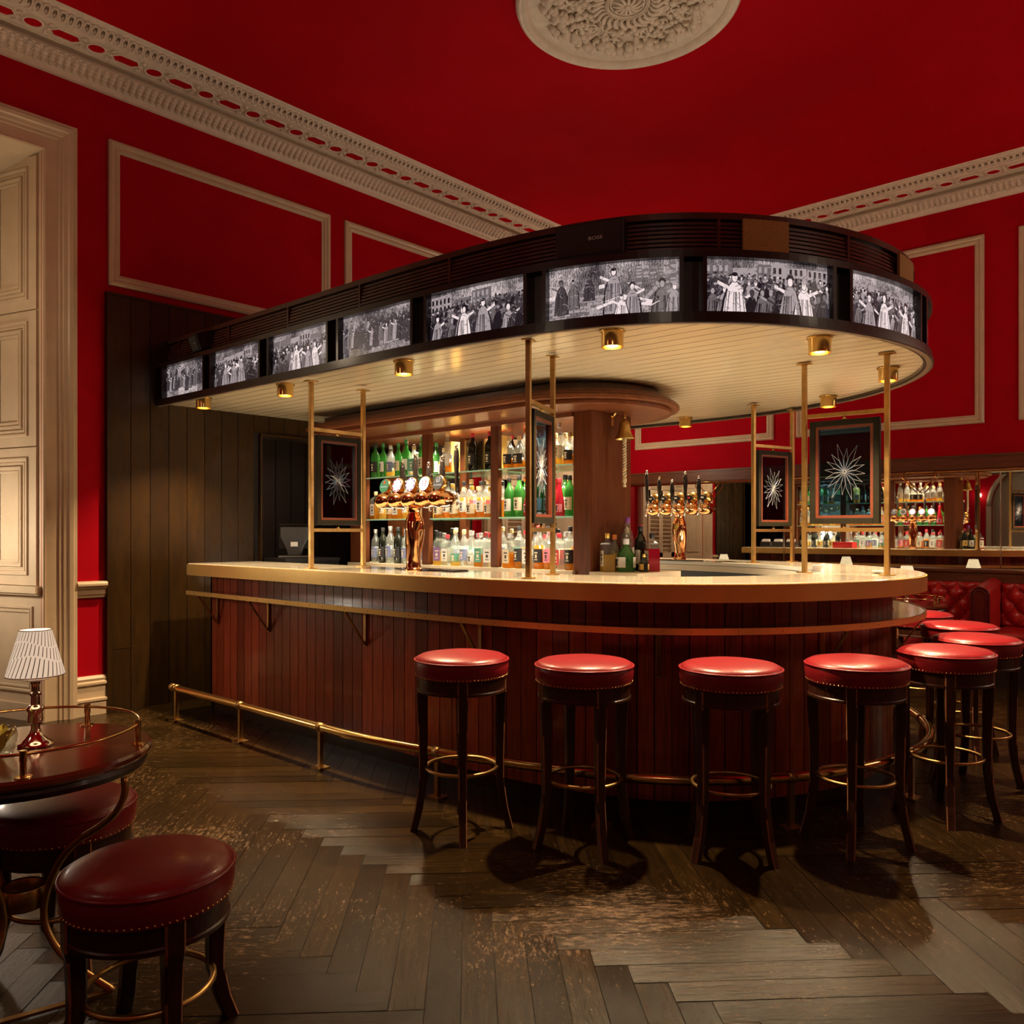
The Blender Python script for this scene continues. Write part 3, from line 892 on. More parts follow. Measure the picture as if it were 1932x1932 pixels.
# elbow shelf below the counter, on brackets
mb = MB(); band(mb, S_END - .03, SE, .035, .195, .890, .911, .05); sh = bl(mb, 'elbow_shelf', mat('polished_dark_shelf', (.06, .025, .015), .15, coat=.6, noise=.3, nscale=5))
mb = MB(); band(mb, S_END - .03, SE, .028, .038, .883, .913, .04)
bl(mb, 'brass_lip', BRASSB, sh)
mb = sm(); s = S_END + .1
while s < SE:
    x, y, _ = at(s, .027); mb.ball((x, y, .898), .0035, 6, 4); s += .13 if int(s * 10) % 3 else .22
bl(mb, 'screws', CHROME, sh)
for s in (.62, 1.32, 2.40, 3.36, 4.44, 5.42, 6.4, 7.3, 8.3, 9.3, 10.3, 11.3):
    mb = MB()
    a = at(s, .19); b = at(s, .04)
    mb.tube([(a[0], a[1], .885), (a[0], a[1], .66)], 0, sq=(.022, .010)); mb.tube([(b[0], b[1], .878), (a[0], a[1], .665)], 0, sq=(.020, .008))
    mb.tube([(b[0], b[1], .880), (a[0], a[1], .880)], 0, sq=(.020, .008))
    bl(mb, 'shelf_bracket', BRASSD)

# brass foot rail
def rin(s):
    u = min(1, max(0, (s - 2.6) / 1.5)); return -.145 + .155 * u * u * (3 - 2 * u)


fr = thing('foot_rail', 'polished brass foot rail on square posts round the bar base', 'foot rail', (4.67, 3.8, 0))
mb = sm(); mb.tube([(*at(s, rin(s))[:2], .232) for s in srange(.62, STOT - .62, .07)], .0235, 16)
bl(mb, 'rail_tube', BRASS, fr)
x, y, _ = at(.62, -.145); mb = sm(); mb.lathe([(.001, -.012), (.024, -.010), (.027, 0), (.027, .03), (.024, .04)], 16, (x, y, .232), axis='y'); bl(mb, 'end_cap', BRASSD, fr)
k = .66
while k < STOT - .6:
    x, y, a = at(k, rin(k))
    mb = MB(); mb.cbox((x, y, .108), (.024, .024, .205), a); mb.cbox((x, y, .004), (.085, .075, .008), a)
    bl(mb, 'post', BRASSD, fr)
    mb = sm(); tx, ty = cos(a), sin(a)
    mb.tube([(x - tx * .02, y - ty * .02, .232), (x + tx * .02, y + ty * .02, .232)], .0265, 16)
    bl(mb, 'rail_collar', BRASSD, fr)
    k += .88

# ------------------------------------------------------------------ canopy
can = thing('bar_canopy', 'dark rounded canopy over the bar with backlit picture panels', 'canopy', (4.67, 3.8, 2.3))
OC = Vector((-4.67, -3.8, -2.3))
mb = MB(); S = srange(0, STOT, .08); P = [at(s, .03) for s in S]
mb.add([(p[0], p[1], 2.317 + tilt(p[1])) for p in P], [tuple(range(len(P)))])
bl(mb, 'boarded_soffit', SOFFIT, can, OC)
mb = MB()
mb.add([(p[0], p[1], 2.70 + tilt(p[1])) for p in [at(s, .16) for s in S]], [tuple(range(len(S)))])
bl(mb, 'canopy_roof', BLACKW, can, OC)
DKF = mat('near_black_fascia_wood', (.022, .009, .006), .34, coat=.2, noise=.4, nscale=8, stretch=(3, 3, 1))
mb = MB()
band(mb, 0, STOT, .0, .045, 2.298, 2.345, .05, True)
band(mb, 0, STOT, -.008, .02, 2.294, 2.308, .05, True)
band(mb, 0, STOT, .0, .06, 2.590, 2.624, .05, True)
band(mb, 0, STOT, .045, .075, 2.33, 2.60, .05, True)
bl(mb, 'fascia_frame', DKF, can, OC)
mb = MB(); band(mb, 0, STOT, .002, .028, 2.292, 2.2965, .05, True)
bl(mb, 'soffit_bead', mat('weathered_bead', (.16, .11, .07), .5), can, OC)
mb = MB()
for i in range(8): band(mb, 0, STOT, .085 + .003 * i, .112 + .003 * i, 2.628 + i * .0205, 2.640 + i * .0205, .06, True)
band(mb, 0, STOT, .125, .15, 2.62, 2.80, .08, True)
s = .2
while s < STOT:
    band(mb, s, s + .014, .09, .13, 2.62, 2.80, .01, True); s += .755
bl(mb, 'louvre_band', mat('louvre_mahogany', (.085, .022, .012), .32, coat=.25, noise=.4, nscale=9), can, OC)
mb = MB(); band(mb, 0, STOT, .088, .17, 2.792, 2.822, .05, True); bl(mb, 'top_rail', mat('canopy_top_rail', (.075, .022, .012), .3, coat=.3, noise=.3, nscale=9), can, OC)

# backlit picture panels: generic engraved street and crowd scenes
GR = [emis('print_grey_%d' % i, c, 1.12) for i, c in enumerate([(.010, .008, .012), (.045, .036, .042), (.14, .115, .12), (.34, .28, .29), (.78, .65, .64)])]


def print_mat():
    m = bpy.data.materials.new('backlit_engraving_ground'); m.use_nodes = True; nt = m.node_tree; N = nt.nodes; L = nt.links
    b = N['Principled BSDF']; b.inputs['Base Color'].default_value = (.02, .02, .02, 1); b.inputs['Roughness'].default_value = .25
    tc = N.new('ShaderNodeTexCoord'); oi = N.new('ShaderNodeObjectInfo')
    va = N.new('ShaderNodeVectorMath'); va.operation = 'ADD'; sc = N.new('ShaderNodeVectorMath'); sc.operation = 'SCALE'; sc.inputs['Scale'].default_value = 3
    L.new(tc.outputs['UV'], va.inputs[0]); cb = N.new('ShaderNodeCombineXYZ'); L.new(oi.outputs['Random'], cb.inputs[2]); L.new(cb.outputs[0], sc.inputs[0]); L.new(sc.outputs[0], va.inputs[1])
    n1 = N.new('ShaderNodeTexNoise'); n1.inputs['Scale'].default_value = 2.6; n1.inputs['Detail'].default_value = 2.5; L.new(va.outputs[0], n1.inputs['Vector'])
    n2 = N.new('ShaderNodeTexNoise'); n2.inputs['Scale'].default_value = 22; n2.inputs['Detail'].default_value = 6; n2.inputs['Roughness'].default_value = .8; L.new(va.outputs[0], n2.inputs['Vector'])
    wv = N.new('ShaderNodeTexWave'); wv.inputs['Scale'].default_value = 26; wv.inputs['Distortion'].default_value = 9; wv.inputs['Detail Scale'].default_value = 2; L.new(va.outputs[0], wv.inputs['Vector'])
    a = N.new('ShaderNodeMath'); a.operation = 'MULTIPLY_ADD'; a.inputs[1].default_value = .55; L.new(n2.outputs[0], a.inputs[0]); L.new(n1.outputs[0], a.inputs[2])
    a2 = N.new('ShaderNodeMath'); a2.operation = 'MULTIPLY_ADD'; a2.inputs[1].default_value = .12; L.new(wv.outputs[0], a2.inputs[0]); L.new(a.outputs[0], a2.inputs[2])
    cr = N.new('ShaderNodeValToRGB'); L.new(a2.outputs[0], cr.inputs[0])
    e = cr.color_ramp.elements; e[0].position = .68; e[0].color = (.02, .016, .02, 1); e[1].position = 1.02; e[1].color = (.62, .51, .50, 1)
    m_ = cr.color_ramp.elements.new(.84); m_.color = (.17, .14, .145, 1)
    L.new(cr.outputs[0], b.inputs['Emission Color']); b.inputs['Emission Strength'].default_value = 1.15
    return m


PRINT = print_mat()
LBL = ['leftmost and smallest in view', 'second from the left', 'third from the left', 'fourth from the left, hazy', 'fifth from the left, crowd in a street',
       'over the middle of the bar, widest in view', 'seventh from the left', 'eighth from the left, on the turn', 'sliver on the far right curve']
for n in range(16):
    s0 = .125 + n * .755; s1 = s0 + .632
    if s1 > STOT: break
    pg = sm(); pg.smooth = False
    v0, v1 = 2.343, 2.590

    def Q(u, v, d, s0=s0, s1=s1):
        x, y, a = at(s0 + (s1 - s0) * u, .038 - d); return (x, y, v0 + (v1 - v0) * v + tilt(y))
    pg.grid(lambda u, v: Q(u, v, 0), 12, 1, uv=False)
    # uv in metres
    me_uv = {}
    for fi in range(12):
        me_uv[fi] = [(fi / 12 * .63, 0), ((fi + 1) / 12 * .63, 0), ((fi + 1) / 12 * .63, .227), (fi / 12 * .63, .227)]
    pg.uv = me_uv
    d = bl(pg, 'picture_panel', PRINT, can, OC, fix=False)
    if n < 9: d['label'] = 'backlit black and white print, ' + LBL[n]
    for u0, u1 in ((-.030, 0), (1, 1.030)):
        st = MB(); v = []
        for u in (u0, u1):
            for dd in (.0, .052): v += [Q(u, -.02, dd - .012), Q(u, 1.02, dd - .012)]
        st.add(v, [(0, 1, 3, 2), (4, 6, 7, 5), (2, 3, 7, 6), (0, 4, 5, 1), (1, 5, 7, 3), (0, 2, 6, 4)])
        bl(st, 'panel_surround', DKF, can, OC)
    if n > 8: continue
    # engraved scene, a sub-part lying on the panel
    g = MB(); rr2 = random.Random(100 + n); lay = [.0008]
    W, H = .632, .227

    def shp(pts, c):
        g.cur = c; lay[0] += .000018
        lay_ = lay[0]
        pts = [(min(.998, max(.002, x)), min(.985, max(.015, y))) for x, y in pts]
        g.add([Q(x, y, lay_) for x, y in pts], [tuple(range(len(pts)))])

    def ell(cx, cy, rx, ry, c, n_=10, a=0):
        shp([(cx + rx * cos(2 * pi * k / n_ + a), cy + ry * sin(2 * pi * k / n_ + a)) for k in range(n_)], c)

    def figure(x, y, s_, tone):
        # body robe, arms, head, hat, with dark outline behind
        k = H / W
        b_ = [(-.5, -1.6), (-.42, -.5), (-.26, .0), (-.1, .16), (.1, .16), (.26, 0), (.42, -.5), (.5, -1.6)]
        ln = rr2.uniform(-.25, .25)
        shp([(x + (px * 1.15 + ln * .2) * s_ * k, y + py * 1.03 * s_) for px, py in b_], 0)
        shp([(x + px * s_ * k, y + py * s_) for px, py in b_], tone)
        for j in range(3 if s_ < .3 else 8):
            q = rr2.uniform(-.36, .32)
            shp([(x + q * s_ * k, y - .2 * s_), (x + (q + .04) * s_ * k, y - .2 * s_), (x + (q * 1.3 + .03) * s_ * k, y - 1.5 * s_), (x + q * 1.3 * s_ * k, y - 1.5 * s_)], max(0, tone - 2))
        sg = rr2.choice((-1, 1))
        shp([(x + sg * .22 * s_ * k, y), (x + sg * .3 * s_ * k, y - .1 * s_), (x + sg * .75 * s_ * k, y + .1 * s_), (x + sg * .72 * s_ * k, y + .22 * s_)], min(4, tone + 1))
        ell(x, y + .34 * s_, .155 * s_ * k, .20 * s_, 0); ell(x, y + .33 * s_, .12 * s_ * k, .165 * s_, min(4, tone + 1))
        if rr2.random() < .5: shp([(x - .22 * s_ * k, y + .42 * s_), (x + .22 * s_ * k, y + .42 * s_), (x + .1 * s_ * k, y + .62 * s_), (x - .1 * s_ * k, y + .62 * s_)], rr2.choice((0, 1)))
        else: ell(x, y + .46 * s_, .13 * s_ * k, .08 * s_, rr2.choice((0, 1, 3)))
    hazy = n in (0, 3)
    if not hazy:
        if n in (5,):
            # a brick wall with a pump and reclining and leaning figures of no one in particular
            shp([(0, 0), (.45, 0), (.45, .55), (0, .42)], 2)
            for r_ in range(7):
                for c_ in range(9):
                    x_ = c_ * .052 + (.026 if r_ % 2 else 0)
                    if x_ > .43: continue
                    shp([(x_, .03 + r_ * .058), (x_ + .044, .03 + r_ * .058), (x_ + .044, .075 + r_ * .058), (x_, .075 + r_ * .058)], rr2.choice((2, 3, 3)))
            shp([(0, .42), (.45, .56), (.45, .63), (0, .49)], 4)
            shp([(.68, .93), (.98, .98), (.98, .6), (.68, .55)], 2)
            for r_ in range(6):
                for c_ in range(6): shp([(.69 + c_ * .05, .57 + r_ * .06), (.732 + c_ * .05, .575 + r_ * .06), (.732 + c_ * .05, .61 + r_ * .06), (.69 + c_ * .05, .605 + r_ * .06)], rr2.choice((2, 3)))
            shp([(.62, .62), (.66, .60), (.95, .12), (.91, .08)], 4); shp([(.74, .30), (.78, .30), (.98, .85), (.96, .88)], 3)
            for x_, y_, s_, t_ in ((.10, .62, .30, 1), (.20, .64, .26, 2), (.33, .70, .22, 1), (.52, .70, .40, 3), (.66, .42, .34, 3), (.88, .42, .40, 2), (.97, .38, .36, 3), (.58, .25, .30, 4)): figure(x_, y_, s_, t_)
            shp([(.45, .30), (.80, .16), (.86, .24), (.60, .40)], 4); shp([(.40, .16), (.52, .26), (.50, .30), (.38, .2)], 4)
        else:
            x_ = 0
            while x_ < 1:
                w_ = rr2.uniform(.10, .24); h_ = rr2.uniform(.70, .98); t_ = rr2.choice((2, 3, 3))
                shp([(x_, .2), (x_ + w_, .2), (x_ + w_, h_ + .02), (x_, h_)], t_)
                for i in range(int(w_ / .045)):
                    for j in range(3):
                        if .5 + j * .16 < h_ - .08: shp([(x_ + .012 + i * .045, .46 + j * .16), (x_ + .034 + i * .045, .46 + j * .16), (x_ + .034 + i * .045, .57 + j * .16), (x_ + .012 + i * .045, .57 + j * .16)], 0 if t_ > 2 else 3)
                x_ += w_ + .008
            shp([(.1, .60), (.32, .64), (.30, .70), (.12, .66)], 1)
    rows = ((.62, .16, 30), (.46, .24, 22), (.28, .34, 13)) if not hazy else ((.78, .18, 22), (.60, .20, 20))
    if n != 5:
        for y_, s_, c_ in rows:
            for j in range(c_):
                xx = (j + rr2.uniform(.1, .9)) / c_
                figure(xx, y_ + rr2.uniform(-.06, .06), s_ * rr2.uniform(.85, 1.25), rr2.choice((0, 1, 1, 2, 3) if not hazy else (1, 2, 3, 1)))
        if not hazy:
            for j in range(3): figure(rr2.uniform(.12, .9), rr2.uniform(.38, .5), rr2.uniform(.38, .50), rr2.choice((3, 4)))
    for i_ in range(300):          # engraver's strokes
        a_, b_ = rr2.random(), rr2.random(); l_ = rr2.uniform(.008, .035); k_ = rr2.uniform(-.10, .10)
        shp([(a_, b_), (a_ + l_, b_ + k_), (a_ + l_, b_ + k_ + .010), (a_, b_ + .010)], rr2.choice((0, 1, 2, 3)))
    g.v = [tuple(Vector(v) + OC) for v in g.v]
    g.build('engraved_scene', GR, d, fix=False)

# things fixed on the canopy: speakers, tan boards
def on_band(s, inset, z):
    x, y, a = at(s, inset); return x, y, z + tilt(y), a


def speaker(name, label, s, w_, h_, dep, inset, z, tiltx=0, turn=0):
    x, y, z, a = on_band(s, inset, z)
    t = thing(name, label, 'speaker', (x, y, z), a + turn, 'speakers on the canopy')
    mb = MB(); mb.box(-w_ / 2, w_ / 2, 0, dep, -h_ / 2, h_ / 2); c = mb.build('cabinet', mat('speaker_case', (.014, .010, .009), .45), t, bevel=.006)
    c.rotation_euler = (tiltx, 0, 0)
    mb = MB(); mb.box(-w_ / 2 + .012, w_ / 2 - .012, -.006, 0, -h_ / 2 + .012, h_ / 2 - .012); g = mb.build('grille', mat('speaker_grille', (.035, .026, .022), .6, bump=.6, bscale=400), t); g.rotation_euler = (tiltx, 0, 0)
    mb = MB(); text_mb(mb, 'BOSE', .028 if w_ > .2 else .013, lambda px, py: (px * 1.1 + w_ * .1, -.0075, py * .8)); l = mb.build('badge', WHITEP, t, fix=False); l.rotation_euler = (tiltx, 0, 0)
    return t


# outline runs clockwise seen from above: local +x is along the canopy, outward is -y after turning by pi
speaker('canopy_speaker', 'wide black speaker in the louvres above the middle picture panels', 4.10, .34, .165, .10, .055, 2.722)
speaker('canopy_speaker', 'small black speaker tilted down, at the left end of the canopy', .62, .165, .125, .13, .01, 2.70, .35, -.15)
for s, lab in ((4.97, 'tan acoustic board on the louvres, right of the wide speaker'), (6.07, 'tan acoustic board at the far right turn of the canopy')):
    mb = MB(); band(mb, s - .12, s + .12, .070, .084, 2.632, 2.792, .04, True)
    c = at(s, .08); mb.v = [(v[0] - c[0], v[1] - c[1], v[2] - 2.7) for v in mb.v]
    tag(mb.build('acoustic_board', TAN, loc=(c[0], c[1], 2.7)), lab, 'board', 'tan boards on the canopy')

# downlights
DL = [(2.99, 5.78), (3.06, 4.80), (3.07, 3.60), (3.25, 2.28), (4.02, 1.58), (5.03, 1.575), (5.83, 2.23), (6.20, 3.59), (6.22, 4.8)]
DLL = ['brass downlight at the far left end of the canopy', 'brass downlight left of the leftmost brass poles', 'brass downlight between the beer tap tower and the left poles',
       'brass downlight just right of the middle glass screen poles', 'brass downlight above the fourth stool, left of the right screen poles', 'brass downlight behind the rightmost brass pole',
       'brass downlight between the two poles of the right glass screen', 'brass downlight right of the ship bell, on the far side', 'brass downlight hidden beyond the wooden pillar on the far side']
dl0 = None
for i, (x, y) in enumerate(DL):
    z = 2.314 + tilt(y)
    if dl0 is None:
        dl0 = thing('downlight', DLL[0], 'downlight', (x, y, z), 0, 'brass downlights under the canopy')
        mb = sm(); mb.lathe([(.062, 0), (.062, -.004), (.055, -.006), (.053, -.07), (.0535, -.078), (.0505, -.078), (.049, -.02), (.001, -.018)], 32, cap=False); mb.build('brass_cylinder', BRASS, dl0, autosmooth=True)
        mb = sm(); mb.lathe([(.036, -.038), (.034, -.046), (.02, -.052), (.001, -.054)], 20, cap=False); mb.build('bulb', emis('bulb_glow', (1, .72, .36), 45), dl0)
        dl = dl0
    else:
        dl = copy_tree(dl0); dl.location = (x, y, z); dl['label'] = DLL[i]
    light('downlight_beam', 'SPOT', (0, 0, -.082), 150, WARM, .022, None, 112, .8, parent=dl)

# ------------------------------------------------------------------ gantry: open shelving with timber stiles
GX0, GX1, GY0, GY1 = 4.41, 4.88, 3.26, 5.89
gan = thing('bottle_gantry', 'mahogany back-bar gantry of open bays under an oval crown', 'shelving', (4.645, 4.5, 0))
OG = Vector((-4.645, -4.5, 0))
mb = MB()
mb.box(GX0, GX1, GY0, 3.42, 0, 2.31)
bl(mb, 'end_pillar', MAHOGV, gan, OG, bevel=.012)
for y0, y1 in ((4.12, 4.19), (4.87, 4.95), (5.68, GY1)):
    for x0, x1 in ((GX0, GX0 + .05), (GX1 - .05, GX1)):
        mb = MB(); mb.box(x0, x1, y0, y1, 1.09, 2.14); bl(mb, 'stile', MAHOGV, gan, OG, bevel=.004)
mb = MB(); mb.box(GX0 - .01, GX1 + .01, 3.42, GY1, 2.135, 2.31); bl(mb, 'header', MAHOGH, gan, OG)
mb = MB(); mb.box(GX0 + .02, GX1 - .02, 3.42, GY1, 0, 1.05); bl(mb, 'base_cabinet', BLACKW, gan, OG)
mb = MB(); mb.box(GX0 - .03, GX1 + .03, 3.40, GY1, 1.047, 1.087); mb.box(GX0 - .03, GX1 + .03, 2.88, GY0 - .002, 1.047, 1.087); bl(mb, 'worktop', BEIGE, gan, OG)


def stadium(off, y1, n=28):
    """plan of the crown: straight back with a semi-elliptical nose"""
    cx = (GX0 + GX1) / 2; hw = (GX1 - GX0) / 2 + off; yc_ = 3.55; hy = yc_ - (GY0 - off * .92)
    P = [(cx + hw, y1)]
    for k in range(n + 1):
        a = pi * k / n; P.append((cx + hw * cos(a), yc_ - hy * sin(a)))
    P.append((cx - hw, y1)); return P


mb = MB()
mb.prism(stadium(.455, 5.9), 2.195, 2.222); mb.prism(stadium(.44, 5.9), 2.222, 2.236); mb.prism(stadium(.40, 5.9), 2.236, 2.262); mb.prism(stadium(.40, 5.9), 2.165, 2.195)
bl(mb, 'oval_crown', MAHOGH, gan, OG, bevel=.005)
mb = MB(); mb.prism(stadium(.30, 5.85), 2.262, 2.318); bl(mb, 'crown_upper_plate', mat('crown_brown', (.12, .05, .028), .35, coat=.2, noise=.3, nscale=6), gan, OG, bevel=.004)
# glass shelves, three bays, two levels
BAYS = [(3.43, 4.115), (4.195, 4.865), (4.955, 5.675)]
for bi, (y0, y1) in enumerate(BAYS):
    for z in (1.455, 1.812):
        mb = MB(); mb.box(GX0 + .012, GX1 - .012, y0, y1, z - .005, z + .005)
        mb.cur = 1; mb.box(GX0 + .008, GX0 + .013, y0, y1, z - .005, z + .005); mb.box(GX1 - .013, GX1 - .008, y0, y1, z - .005, z + .005)
        bl(mb, 'glass_shelf', [SHELFG, SHELFE], gan, OG)
    # slim strip lamp under the header of each bay
    light('shelf_light', 'AREA', ((GX0 + GX1) / 2, (y0 + y1) / 2, 2.128), 18, (1, .82, .58), y1 - y0 - .08, (0, 0, pi / 2), sy=.10, spread=R_(120))
    light('bar_well_fill_light', 'AREA', (GX0 - .45, (y0 + y1) / 2, .88), 6, (1, .84, .62), .5, (pi, 0, 0), sy=.25)  # unseen upward fills added in the bar well to brighten the soffit
    light('bar_well_fill_light', 'AREA', (GX1 + .45, (y0 + y1) / 2, .88), 4, (1, .84, .62), .5, (pi, 0, 0), sy=.25)
    for z in (1.80, 1.443):
        for xx, tl in ((GX0 + .03, -.30), (GX1 - .03, .30)):
            light('shelf_light', 'AREA', (xx, (y0 + y1) / 2, z), 6, (1, .84, .62), .014, (0, tl, 0), sy=y1 - y0 - .08, spread=R_(110))  # fill strips added along each shelf to brighten the bottles, spread kept narrow

for x in (4.15, 5.1): light('bar_well_fill_light', 'AREA', (x, 2.45, .88), 8, (1, .84, .62), .5, (pi, 0, 0), sy=.35)  # two more unseen fills added in the well at the bar end

# ------------------------------------------------------------------ bottles
AMB = liquid_mat('amber_spirit', (.60, .27, .03), .6); GOLD = liquid_mat('golden_spirit', (.78, .52, .10), .6); PALE = liquid_mat('clear_spirit', (.72, .74, .70), .25)
GREENB = liquid_mat('green_bottle_glass', (.07, .30, .06), .55); DKB = liquid_mat('dark_bottle_glass', (.015, .018, .012), .8); REDB = liquid_mat('red_spirit', (.50, .015, .04), .6)
ORNG = liquid_mat('orange_spirit', (.72, .30, .035), .6); CG = liquid_mat('bottle_clear_glass', (.85, .88, .84), .07)
LAB = {'cream': mat('label_cream', (.66, .56, .38), .6, noise=.15, nscale=60), 'white': mat('label_white', (.70, .68, .62), .6, noise=.12, nscale=60), 'black': mat('label_black', (.02, .018, .018), .5),
       'green': mat('label_green', (.08, .28, .20), .6, noise=.2, nscale=60), 'red': mat('label_red', (.50, .03, .03), .6, noise=.2, nscale=60), 'blue': mat('label_slate_blue', (.16, .18, .30), .6, noise=.2, nscale=60),
       'gold': mat('label_gold', (.55, .34, .07), .45, noise=.2, nscale=60), 'purple': mat('label_purple', (.20, .10, .26), .6, noise=.2, nscale=60), 'pink': mat('label_pink', (.66, .20, .26), .6)}
PRINTK = mat('label_print', (.05, .035, .03), .6)
CAPM = {'black': mat('cap_black', (.012, .012, .012), .4), 'cork': mat('cap_cork', (.50, .33, .16), .7), 'gold': mat('cap_gold', (.65, .42, .10), .35, .8), 'red': mat('cap_red', (.45, .02, .03), .45),
        'orange': mat('cap_orange', (.7, .2, .04), .5), 'silver': mat('cap_silver', (.6, .6, .6), .3, .9), 'purple': mat('cap_purple', (.18, .04, .22), .45), 'white': mat('cap_white', (.65, .63, .6), .5), 'green': mat('cap_green', (.03, .2, .06), .45)}
LIQ = {'amber': AMB, 'golden': GOLD, 'clear': PALE, 'green': GREENB, 'dark': DKB, 'red': REDB, 'orange': ORNG}
# shape: list of (r, z) for the glass, fill height, label z-range
SHAPES = {
    'tall': ([(.034, 0), (.038, .006), (.038, .175), (.034, .20), (.018, .225), (.0145, .245), (.0145, .285)], .285, (.045, .135)),
    'round': ([(.040, 0), (.045, .008), (.046, .12), (.040, .15), (.020, .175), (.015, .195), (.015, .235)], .235, (.03, .105)),
    'square': ([(.040, 0), (.043, .006), (.043, .165), (.036, .19), (.017, .205), (.0155, .215), (.0155, .25)], .25, (.035, .14)),
    'slim': ([(.028, 0), (.032, .006), (.033, .18), (.028, .205), (.015, .235), (.0125, .25), (.0125, .30)], .30, (.05, .14)),
    'squat': ([(.048, 0), (.054, .01), (.056, .06), (.050, .10), (.025, .135), (.016, .15), (.016, .185)], .185, (.025, .085)),
    'bell': ([(.036, 0), (.042, .01), (.040, .09), (.030, .14), (.018, .20), (.0135, .235), (.0135, .275)], .275, (.03, .09)),
    'wine': ([(.036, 0), (.038, .006), (.038, .19), (.030, .225), (.0145, .25), (.0135, .31)], .31, (.06, .14)),
}
PROTO = {}


def make_bottle(shape, liq, lab, cap, fill):
    key = (shape, liq, lab, cap, round(fill, 1))
    if key in PROTO: return PROTO[key]
    prof, h, (l0, l1) = SHAPES[shape]
    n = 4 if shape == 'square' else 14
    root = thing('liquor_bottle', None, None)
    solid = liq in ('green', 'dark') or (liq == 'red' and shape == 'bell')
    mb = sm(shape != 'square'); kw = dict(n=4, a0=pi / 4) if shape == 'square' else dict(n=14)
    if shape == 'square': prof = [(r * 1.28 if z < .2 else r, z) for r, z in prof]
    mb.lathe(prof, **kw); gp = prof
    if not solid:
        top = prof[3][1] * fill; lo = [p for p in prof if p[1] < top]; hi = [p for p in prof if p[1] >= top]
        a_, b_ = lo[-1], hi[0]; u_ = (top - a_[1]) / (b_[1] - a_[1]); rt = a_[0] + (b_[0] - a_[0]) * u_
        gp = [(rt, top + .0004)] + hi; mb = sm(shape != 'square')
        mb.lathe(gp, **kw)
    mb.build('glass_body', LIQ[liq] if solid else CG, root, autosmooth=True)
    if not solid:
        lp = lo + [(rt, top)]; mb = sm(shape != 'square'); mb.lathe(lp, **kw); mb.build('spirit', LIQ[liq], root)
    rb = prof[2][0] + .0007
    mb = sm()
    if shape == 'square':
        mb.smooth = False; q = rb * .7071 + .0009
        for sg in (-1, 1): mb.add([(sg * q, -q * .86, l0), (sg * q, q * .86, l0), (sg * q, q * .86, l1), (sg * q, -q * .86, l1)], [(0, 1, 2, 3)])
    else:
        for a0 in (0, pi):
            v = []
            for k in range(9):
                a = a0 - 1.15 + 2.3 * k / 8
                for z in (l0, l1): v.append((rb * cos(a) * 1.01, rb * sin(a) * 1.01, z))
            mb.add(v, [(2 * k, 2 * k + 2, 2 * k + 3, 2 * k + 1) for k in range(8)])
    mb.smooth = False; mb.cur = 1
    for sg in (-1, 1):
        rq = (rb * .7071 + .0014) if shape == 'square' else rb + .0012
        for zc, hh, ww in ((.72, .05, .55), (.45, .12, .32), (.2, .03, .5)):
            z = l0 + (l1 - l0) * zc; ww_ = ww * rb * .6
            mb.add([(sg * rq, -ww_, z - hh * .1), (sg * rq, ww_, z - hh * .1), (sg * rq, ww_, z + hh * .1), (sg * rq, -ww_, z + hh * .1)], [(0, 1, 2, 3)])
    mb.build('label', [LAB[lab], PRINTK if lab in ('cream', 'white', 'gold', 'pink') else LAB['cream']], root, fix=False)
    rn = prof[-1][0]
    mb = sm(); mb.lathe([(rn + .001, h - .028), (rn + .0022, h - .026), (rn + .0022, h + .004), (rn * .6, h + .006)], 12)
    mb.build('cap', CAPM[cap], root, autosmooth=True)
    PROTO[key] = root
    root['_unused'] = 1
    return root


def put_bottle(spec, loc, rz, label, group, k=1.0):
    p = make_bottle(*spec)
    if p.get('_unused'):
        del p['_unused']; b = p
    else: b = copy_tree(p)
    b.location = loc; b.rotation_euler = (0, 0, rz); b.scale = (k, k, k)
    b['label'] = label; b['category'] = 'bottle'; b['group'] = group
    return b


